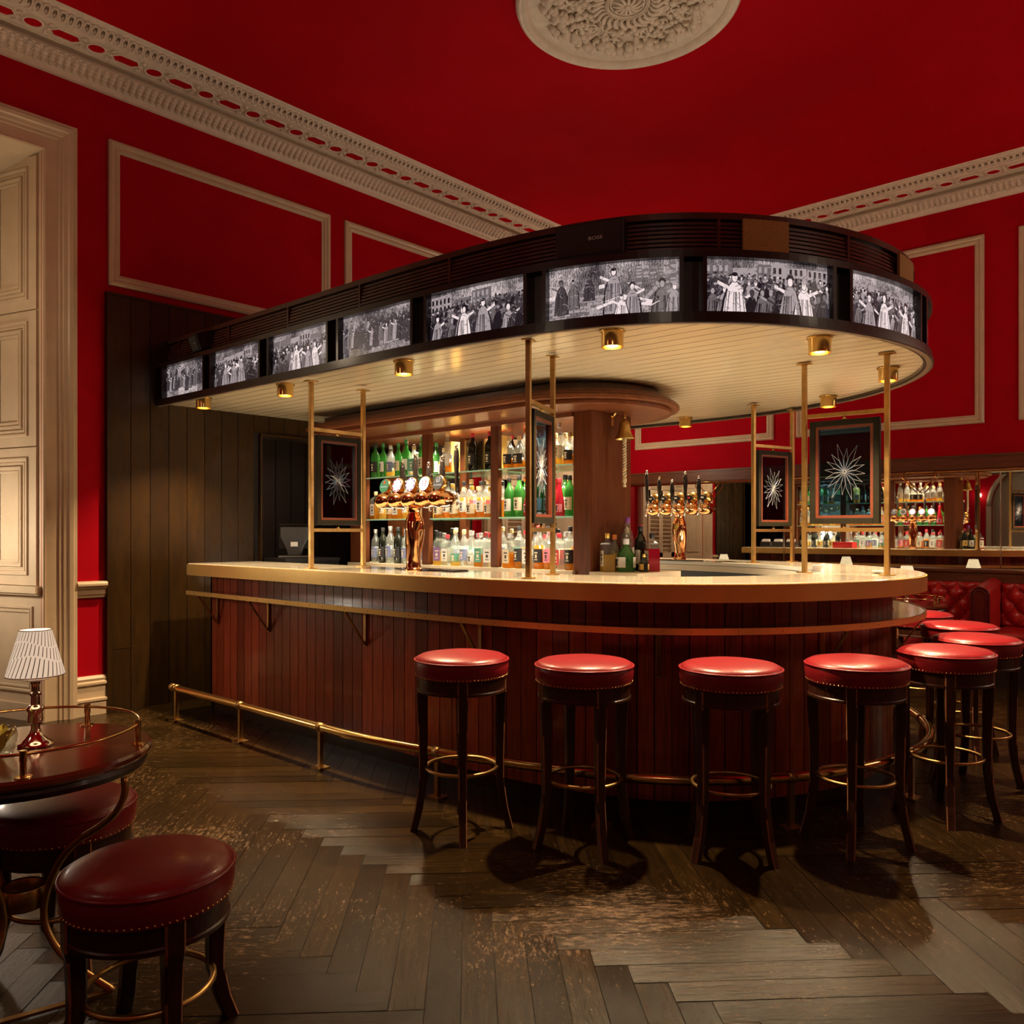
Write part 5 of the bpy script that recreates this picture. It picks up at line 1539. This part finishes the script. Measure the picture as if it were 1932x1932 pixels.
def make_table(legs):
    t = thing('round_table', None, None)
    mb = sm(); mb.lathe([(.001, TZ - .03), (.33, TZ - .03), (.345, TZ - .028), (.352, TZ - .020), (.352, TZ - .008), (.345, TZ), (.001, TZ)], 64, cap=False); mb.build('table_top', TABW, t, autosmooth=True)
    mb = sm(); mb.lathe([(.30, TZ - .062), (.335, TZ - .060), (.340, TZ - .045), (.334, TZ - .031), (.30, TZ - .030)], 64, cap=False); mb.lathe([(.001, TZ - .06), (.31, TZ - .06)], 48, cap=False); mb.build('under_moulding', BLACKW, t, autosmooth=True)
    g = sm(); g.ring((0, 0, TZ + .062), .318, .0045, 72, 8); g = g.build('gallery_rail', BRASS, t)
    for k in range(5):
        a = 2 * pi * k / 5 + .645; x, y = .318 * cos(a), .318 * sin(a)
        mb = sm(); mb.lathe([(.022, 0), (.022, .003), (.009, .005), (.008, .04), (.0095, .042), (.0095, .072), (.001, .073)], 14, (x, y, TZ)); mb.build('gallery_post', BRASS, g, autosmooth=True)
    mb = sm(); mb.lathe([(.058, .235), (.062, .24), (.062, .295), (.058, .30), (.055, .295), (.055, .24), (.058, .235)], 32, cap=False); mb.build('collar', BRASSD, t)
    prof = [(.335, TZ - .064), (.335, .585), (.305, .53), (.25, .485), (.18, .44), (.125, .38), (.09, .31), (.072, .25), (.073, .20), (.09, .155), (.125, .11), (.18, .07), (.25, .035), (.30, .012)]
    for a in legs:
        a = R_(a); P = []
        for i in range(len(prof) - 1):
            for k in range(3):
                u = k / 3; q0, q1, q2, q3 = prof[max(0, i - 1)], prof[i], prof[i + 1], prof[min(len(prof) - 1, i + 2)]
                r_, z_ = [.5 * ((2 * q1[j]) + (-q0[j] + q2[j]) * u + (2 * q0[j] - 5 * q1[j] + 4 * q2[j] - q3[j]) * u * u + (-q0[j] + 3 * q1[j] - 3 * q2[j] + q3[j]) * u ** 3) for j in (0, 1)]
                P.append((r_ * cos(a), r_ * sin(a), z_))
        P.append((prof[-1][0] * cos(a), prof[-1][0] * sin(a), prof[-1][1]))
        mb = sm(); mb.tube(P, .0105, 10); mb.build('scroll_leg', BRASSD, t)
    mb = MB()
    for a0, a1 in zip(legs, legs[1:]):
        p, q = [(.29 * cos(R_(a)), .29 * sin(R_(a)), .010) for a in (a0, a1)]
        mb.tube([p, q], 0, sq=(.020, .008))
    mb.build('floor_bars', BRASSD, t)
    return t


t1 = make_table([-58, -150, 115]); t1.location = (.84, 2.72, 0)
tag(t1, 'round mahogany table with brass gallery rail, cut off by the left photo edge', 'table', None)
ft = []
tb = make_table([-45, 45, 135, 225])
for i, (x, y) in enumerate(((7.98, 2.35), (7.93, 3.75), (7.95, 5.40))):
    t = tb if i == 0 else copy_tree(tb); t.location = (x, y, 0)
    tag(t, ['round table with brass gallery before the banquette, right of the bar end', 'round table behind the bar, middle one along the banquette', 'round table behind the bar, farthest along the banquette'][i], 'table', 'round tables along the banquette')


def shade_mat():
    m = bpy.data.materials.new('pleated_lamp_shade'); m.use_nodes = True; nt = m.node_tree; N = nt.nodes; L = nt.links; b = N['Principled BSDF']
    b.inputs['Base Color'].default_value = (.72, .62, .52, 1); b.inputs['Roughness'].default_value = .8
    b.inputs['Emission Color'].default_value = (1, .77, .55, 1); b.inputs['Emission Strength'].default_value = .62
    return m


SHADE = shade_mat(); STRIPE = mat('shade_stripe', (.12, .09, .08), .8)
SILV = mat('polished_silver_base', (.70, .60, .50), .12, 1)


def make_lamp():
    t = thing('table_lamp', None, None)
    mb = sm()
    r0, r1, z0, z1 = .080, .044, .215, .352
    pl = lambda a, z: 1 + .010 * cos(a * 52)
    mb.lathe([(r0, z0), (r0 * .99, z0 + .004), (r1 * 1.01, z1 - .003), (r1, z1)], 156, cap=False, rib=pl); sh = mb.build('lamp_shade', SHADE, t)
    for zz, rr_ in ((z0, r0), (z1, r1)):
        mb = sm(); mb.ring((0, 0, zz), rr_, .0016, 48, 6); mb.build('shade_trim', mat('shade_edge', (.5, .42, .34), .7), sh)
    # slanting pen-line stripes, broken by two wavy bands
    mb = MB()
    for k in range(34):
        a = 2 * pi * k / 34
        w1 = .40 + .09 * sin(a * 2); w2 = .72 + .08 * sin(a * 2 + 1)
        for u0, u1 in ((.02, w1 - .03), (w1 + .0, w2 - .03), (w2, .98)):
            sh_ = {0: 0, 1: .09, 2: 0}[(0 if u0 < .1 else (1 if u1 < .9 else 2))]
            v = []
            for i in range(5):
                u = u0 + (u1 - u0) * i / 4; r = (r0 + (r1 - r0) * u) * 1.013 + .0006; z = z0 + (z1 - z0) * u; aa = a + sh_ + u * .35
                v += [(r * cos(aa - .017), r * sin(aa - .017), z), (r * cos(aa + .017), r * sin(aa + .017), z)]
            mb.add(v, [(2 * i, 2 * i + 1, 2 * i + 3, 2 * i + 2) for i in range(4)])
    mb.build('stripes', STRIPE, sh)
    mb = sm()
    mb.lathe([(.048, 0), (.050, .004), (.047, .009), (.040, .012), (.034, .018), (.026, .026), (.017, .038), (.0125, .052), (.012, .066), (.020, .072), (.0215, .080), (.0195, .100), (.024, .108), (.0245, .114), (.020, .120), (.013, .124), (.012, .150), (.0155, .154), (.0155, .160), (.011, .164), (.011, .185), (.013, .188), (.013, .200), (.010, .204), (.001, .205)], 40)
    mb.build('lamp_base', SILV, t, autosmooth=True)
    mb = sm(); mb.lathe([(.012, .196), (.036, .200), (.036, .210), (.012, .212)], 28); mb.lathe([(.014, .21), (.016, .24), (.012, .29), (.001, .30)], 16); mb.build('lamp_holder', mat('lamp_frosted', (.55, .5, .48), .5), t)
    light('lamp_bulb', 'POINT', (0, 0, .27), 5.0, (1, .75, .5), .02, parent=t)
    return t


la = make_lamp()
for i, (x, y) in enumerate(((.885, 2.755), (7.96, 2.33), (7.92, 3.76), (7.94, 5.42))):
    t = la if i == 0 else copy_tree(la)
    t.location = (x, y, TZ)
    tag(t, ['small table lamp with striped pleated shade on the foreground table', 'small lit lamp on the round table right of the bar end', 'lit lamp on the middle banquette table, seen in the mirror', 'lit lamp on the farthest banquette table, in the mirror left of the poles'][i], 'lamp', 'small table lamps')
    if i:
        t.scale = (1.06, 1.06, .98)
        for c in t.children:
            if c.type == 'MESH' and c.name.startswith('lamp_shade'):
                c.material_slots[0].link = 'OBJECT'; c.material_slots[0].material = emis('bright_lit_shade', (1, .78, .45), 1.15)


def make_glass():
    t = thing('flower_glass', None, None)
    mb = sm(); mb.lathe([(.030, 0), (.036, .002), (.046, .03), (.049, .055), (.043, .078), (.041, .078), (.0465, .055), (.0435, .03), (.032, .006), (.001, .005)], 32, cap=False); mb.build('glass_bowl', CLEAR, t)
    mb = sm(); PET = mat('yellow_petals', (.62, .55, .08), .45, noise=.25, nscale=30)
    for k in range(6):
        a = 2 * pi * k / 6; v = []
        for i in range(6):
            for j in range(5):
                u = i / 5; w_ = (j / 4 - .5) * .045 * sin(pi * min(1, u * .9 + .12))
                r = .006 + .040 * u ** 1.2; z = .012 + .072 * u - .020 * u * u + .006 * cos(j * 1.6)
                v.append((r * cos(a) - w_ * sin(a), r * sin(a) + w_ * cos(a), z + (.012 if k % 2 else 0)))
        mb.add(v, [(i * 5 + j, i * 5 + j + 1, i * 5 + j + 6, i * 5 + j + 5) for i in range(5) for j in range(4)])
    mb.ball((0, 0, .03), .018); mb.build('yellow_flower', PET, t)
    return t


g0 = make_glass(); g0.location = (.775, 2.715, TZ); tag(g0, 'glass bowl holding a yellow flower, at the left edge on the foreground table', 'vase', 'flower glasses')
g1 = copy_tree(g0); g1.location = (7.80, 2.47, TZ); tag(g1, 'glass bowl holding a yellow-green flower on the far round table', 'vase', 'flower glasses')

# ================================================================== BANQUETTE
def make_banquette(y0, y1, label):
    t = thing('banquette', label, 'banquette', (8.7, (y0 + y1) / 2, 0), 0, 'red tufted banquettes')
    ox, oy = 8.7, (y0 + y1) / 2
    dy, dz = .165, .20
    z0, z1 = .46, .862

    def tuft(y, z):
        a = y / dy + (z - .86) / dz; b = y / dy - (z - .86) / dz
        q = abs(sin(pi * a / 1)) * abs(sin(pi * b / 1))
        return min(1, q) ** .45
    ny = int((y1 - y0) / .0125); nz = 40
    mb = sm()

    def fn(u, v):
        y = y0 + (y1 - y0) * u; z = z0 + (z1 - z0) * v
        e = min(1, v * 12, (1 - v) * 9 + .15, u * (y1 - y0) / .05 + .1, (1 - u) * (y1 - y0) / .05 + .1)
        return (8.93 - .075 * tuft(y, z) * e ** .5 - .02 * (1 - v) - ox, y - oy, z)
    mb.grid(fn, ny, nz)
    mb.add([(8.93 - ox, y0 - oy, z1), (8.93 - ox, y1 - oy, z1), (9.0 - ox, y1 - oy, z1 + .0), (9.0 - ox, y0 - oy, z1)], [(0, 1, 2, 3)])
    bk = mb.build('tufted_back', LEATHB, t, fix=False)
    # buttons where the creases cross
    i = int(y0 / dy) - 1; cnt = 0
    bt = None
    rows = []
    for m in range(0, 5):
        z = .86 - m * dz / 2 
        for j in range(int(y0 / dy) - 1, int(y1 / dy) + 2):
            y = (j + (.5 if m % 2 else 0)) * dy
            if y0 + .04 < y < y1 - .04 and z0 + .02 < z < z1 - .02: rows.append((y, z))
    for y, z in rows[:90]:
        if bt is None:
            b = sm(); b.ball((0, 0, 0), .009, 8, 5); bt = b.build('button', OXBL, t); o = bt
        else:
            o = bt.copy(); col.objects.link(o); o.parent = t
        o.location = (8.918 - .02 * (1 - (z - z0) / (z1 - z0)) - ox, y - oy, z)
    mb = MB(); mb.box(8.30 - ox, 8.95 - ox, y0 - oy, y1 - oy, .33, .46); mb.build('seat_cushion', LEATHB, t, bevel=.03)
    mb = MB(); mb.box(8.36 - ox, 8.95 - ox, y0 - oy, y1 - oy, 0, .33); mb.build('base', BLACKW, t)
    return t


def divider(y, label):
    t = thing('banquette_divider', label, 'divider', (8.7, y, 0), 0, 'banquette dividers')
    P = []; hw = .078
    prof = [(-hw, 0)] + [(-hw * cos(pi * k / 12), .80 + hw * sin(pi * k / 12)) for k in range(13)] + [(hw, 0)]
    mb = sm(); v = []; n = len(prof)
    for x, rise in ((-.25, -.03), (-.05, .0), (.20, .03), (.27, .035)):
        for (a, z) in prof: v.append((x, a, z + (rise if z > 0 else 0)))
    f = [(i * n + j, i * n + j + 1, (i + 1) * n + j + 1, (i + 1) * n + j) for i in range(3) for j in range(n - 1)] + [tuple(range(n))]
    mb.add(v, f); mb.build('leather_body', LEATHB, t, autosmooth=True)
    mb = sm(); mb.tube([(-.253, a * .97, z - .033 if z > 0 else .30) for a, z in prof], .008, 6); mb.tube([(-.256, a * .66, (z - .80) * .66 + .765 if z > .1 else .30) for a, z in prof], .006, 6); mb.build('front_piping', OXBL, t)
    mb = MB(); mb.add([(-.2525, a * .92, z - .038 if z > 0 else .02) for a, z in prof], [tuple(range(n))]); mb.build('front_panel', mat('deep_red_panel', (.16, .010, .010), .35, coat=.3), t, fix=False)
    return t


make_banquette(1.93, 4.60, 'red tufted leather banquette left of the rolled divider, under the mirror')
make_banquette(4.78, 6.2, 'red tufted leather banquette farthest left, hidden behind the bar')
make_banquette(-.9, 1.76, 'red tufted leather banquette right of the rolled divider, at the photo edge')
divider(1.845, 'rolled red leather divider between the banquettes, near the right edge')
divider(4.69, 'rolled red leather divider behind the bar, before the wall mirror')
